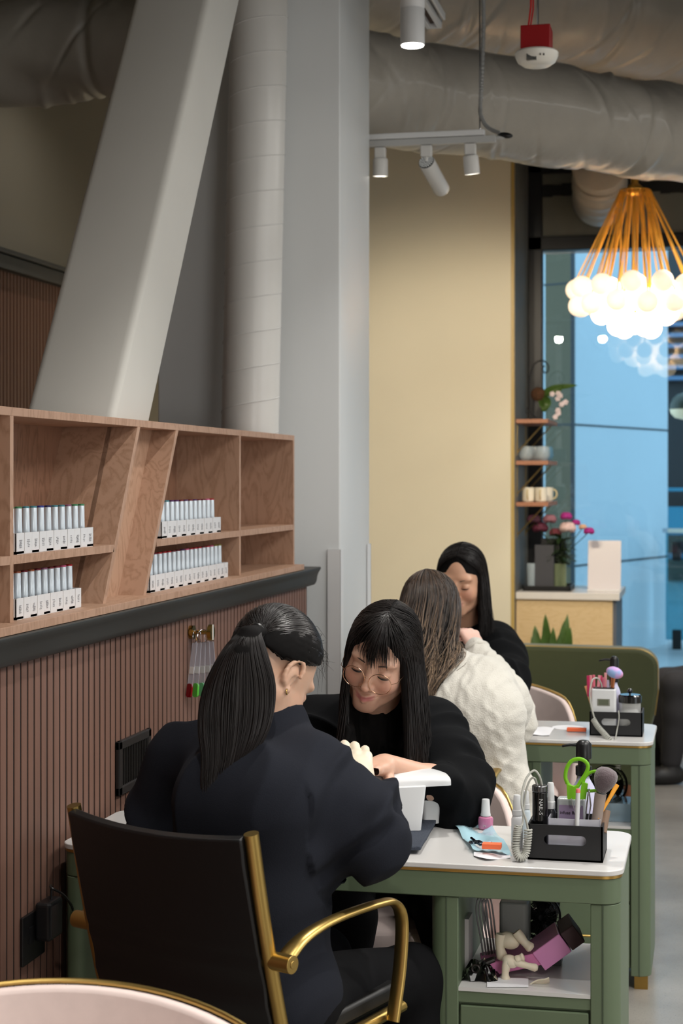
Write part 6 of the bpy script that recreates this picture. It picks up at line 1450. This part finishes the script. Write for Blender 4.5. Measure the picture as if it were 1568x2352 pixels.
# ---------------------------------------------------------------- person 3: white knit, back turned
psi3 = math.radians(20); f3 = (FW*math.cos(psi3)+RT*math.sin(psi3)+Vector((0,0,-.28))).normalized(); M3 = headM(at(992,1412,4.98), f3, UP-RT*.12)
hip3 = at(1085,1800,4.90); J3 = seated((hip3.x,hip3.y), Vector((.15,1,0)), .545, .40, .12)
J3.update(hx=.024, gather=(.13,.15,.9), head=M3, ch=.006, knit=1, neck=A(1012,1545,4.90), chest=A(1060,1650,4.84), sL=A(950,1600,4.98), sR=A(1108,1580,4.88), eR=A(1160,1655,5.14), wR=A(1094,1492,5.30), eL=A(930,1700,5.1), wL=A(1010,1640,5.35), hh=.004)
hd3 = Vector(A(1074,1448,5.36))-Vector(J3['wR'])
P3_ = person('person in a white cable-knit jumper with long highlighted brown hair, back turned', J3, (.74,.48,.40), (.5,.2,.2), knit, fab_pant, 31, hands={'R': (T3(hd3), T3(-FW*.9+RT*.5), 1, (1.25,1.3,1.3,1.35), .92, .9), 'L': (T3(RT*.6+UP*.6), (0,-1,.3), -1, (.8,.8,.8,.8), .9, .5)}, fold=.005, loose=.020, sleeve=.012, hem=(A(1105,1810,4.80), T3(RT), .055))
def cols3(P, g):
    n, m, _ = P.shape; t = np.linspace(0,1,m)[None,:,None]; dk = np.array([.034,.025,.020]); md = np.array([.13,.08,.052]); bl = np.array([.44,.30,.19]); hsh = g.uniform(0,1,(n,1,1)); st = np.clip((t-.35-.35*hsh)/.4, 0, 1)
    hi = (g.uniform(0,1,(n,1,1)) < .38)*1.0; base = dk*(1-.6*hi)+md*.6*hi; return base*(1-st*(.35+.65*hi))+(bl*(.35+.65*hi)+md*(1-hi)*.4)*st*(.35+.65*hi)
hair_for(P3_, J3, [(1.0,3.14159,1500,.34),(-3.14159,-1.0,1500,.34)], hair_brn, 15, shellr=.010, cols=cols3, r=.0013, flare=.02, spread=.05, wave=.008, jit=.02, tipvar=.55, hs=.005)

# ---------------------------------------------------------------- person 4: facing us behind the farther table
f4 = (-FW*.93-RT*.30+Vector((0,0,-.22))).normalized(); em4 = at(1046,1349,5.86); M4r = headM((0,0,0), f4, UP+RT*.03); hc4 = em4-(M4r.to_3x3() @ Vector((0,.086,0))); M4 = headM(hc4, f4, UP+RT*.03)
hip4 = at(1088,1700,6.22); J4 = seated((hip4.x,hip4.y), -FW, .545, .32, .12)
J4.update(hx=.03, cutr=(.044,.075,.122), head=M4, hh=.003, neck=A(1066,1452,6.03), chest=A(1085,1560,6.10), sR=A(962,1490,6.08), sL=A(1140,1482,6.08), eL=A(1160,1560,5.82), wL=A(1070,1555,5.62), eR=A(950,1590,5.85), wR=A(1010,1550,5.62))
P4_ = person('person with centre-parted long black hair in a black jumper behind the farther table', J4, (.62,.35,.23), (.40,.12,.12), fab_blk2, fab_pant, 41, hands={'L': (T3(-RT-FW*.5+UP*.1), (0,0,1), -1, (.4,.4,.4,.4), .9, .3), 'R': (T3(RT-FW*.4), (0,0,1), 1, (.4,.4,.4,.4), .9, .3)}, fold=.007, loose=.020, sleeve=.012, smile=.006, hskin=.004)
W4 = lambda x, y, z: tuple(M4 @ Vector((x, y, z))); lash = MB(); brow = MB()
for sx in (-1,1):
    lash.tube([W4(sx*(.0315+.0135*u), .0885-.0045*u*u*1.2+.0005, -.0045-.0015*(1-u*u)) for u in [k/5-1 for k in range(11)]], [.0006+.0010*math.sin(math.pi*(k+.5)/11) for k in range(11)], 6)
    brow.tube([W4(sx*(.016+.032*u), .0885-.014*u*u+.001, .0215+.004*math.sin(math.pi*u*.8)) for u in [k/8 for k in range(9)]], [.0012,.0017,.0018,.0018,.0016,.0014,.0011,.0008,.0005], 6, flat=.5)
obj('eyelashes', lash, hair_blk, P4_); obj('eyebrows', brow, mat('brow_dark'), P4_)
hair_for(P4_, J4, [(1.15,3.14159,1100,.22),(-3.14159,-1.15,1100,.22)], hair_blk, 25, flare=.02, spread=.03, wave=.004, elv=-.02)

# ---------------------------------------------------------------- person at the right edge (legs in view)
h5 = at(1712,1560,8.72); J5 = seated((h5.x,h5.y), -RT*.95-FW*.1, .545, .40, .09)
J5.update(head=headM(h5+Vector((0,0,1.17))-RT*.02, -RT, UP), hh=.005, neck=T3(h5*1+Vector((0,0,0))), chest=(h5.x,h5.y,.80))
hz = Vector((h5.x,h5.y,0)); J5['head'] = headM(hz+Vector((0,0,1.20)), -RT, UP); J5['neck'] = T3(hz+Vector((0,0,1.05))); J5['sL'] = T3(hz+Vector((0,0,.99))-FW*.16); J5['sR'] = T3(hz+Vector((0,0,.99))+FW*.16)
for q, s_ in (('L',-1),('R',1)): J5['e'+q] = T3(hz+Vector((0,0,.76))+FW*.2*s_-RT*.06); J5['w'+q] = T3(hz+Vector((0,0,.60))+FW*.15*s_-RT*.16)
P5_ = person('seated person in charcoal trousers and black shoes at the right edge', J5, (.6,.38,.28), (.5,.2,.2), fab_blk2, mat('charcoal_trousers', (34,33,36), .85), 51, fold=.004, hands={'L': (T3(-RT*.5-UP*.3), (0,0,1), 1, (.3,.3,.3,.3), .95, .3), 'R': (T3(-RT*.5-UP*.3), (0,0,1), -1, (.3,.3,.3,.3), .95, .3)}, hskin=.006)
hair_for(P5_, J5, [(1.1,3.14,200,.06),(-3.14,-1.1,200,.06)], hair_blk, 35, r=.002, hs=.008)
t = thing('stool', 'stool under the seated person at the right edge', 'stool', (hz.x,hz.y,0))
obj('seat', MB().lathe([(.001,.36),(.19,.36),(.2,.38),(.2,.41),(.18,.43),(.001,.43)], (hz.x,hz.y,0), 32), leather, t)
for k in range(4): q = math.pi/4+k*math.pi/2; obj('leg', MB().cyl((hz.x+.13*math.cos(q),hz.y+.13*math.sin(q),.36),(hz.x+.17*math.cos(q),hz.y+.17*math.sin(q),0),.012), dark_metal, t)
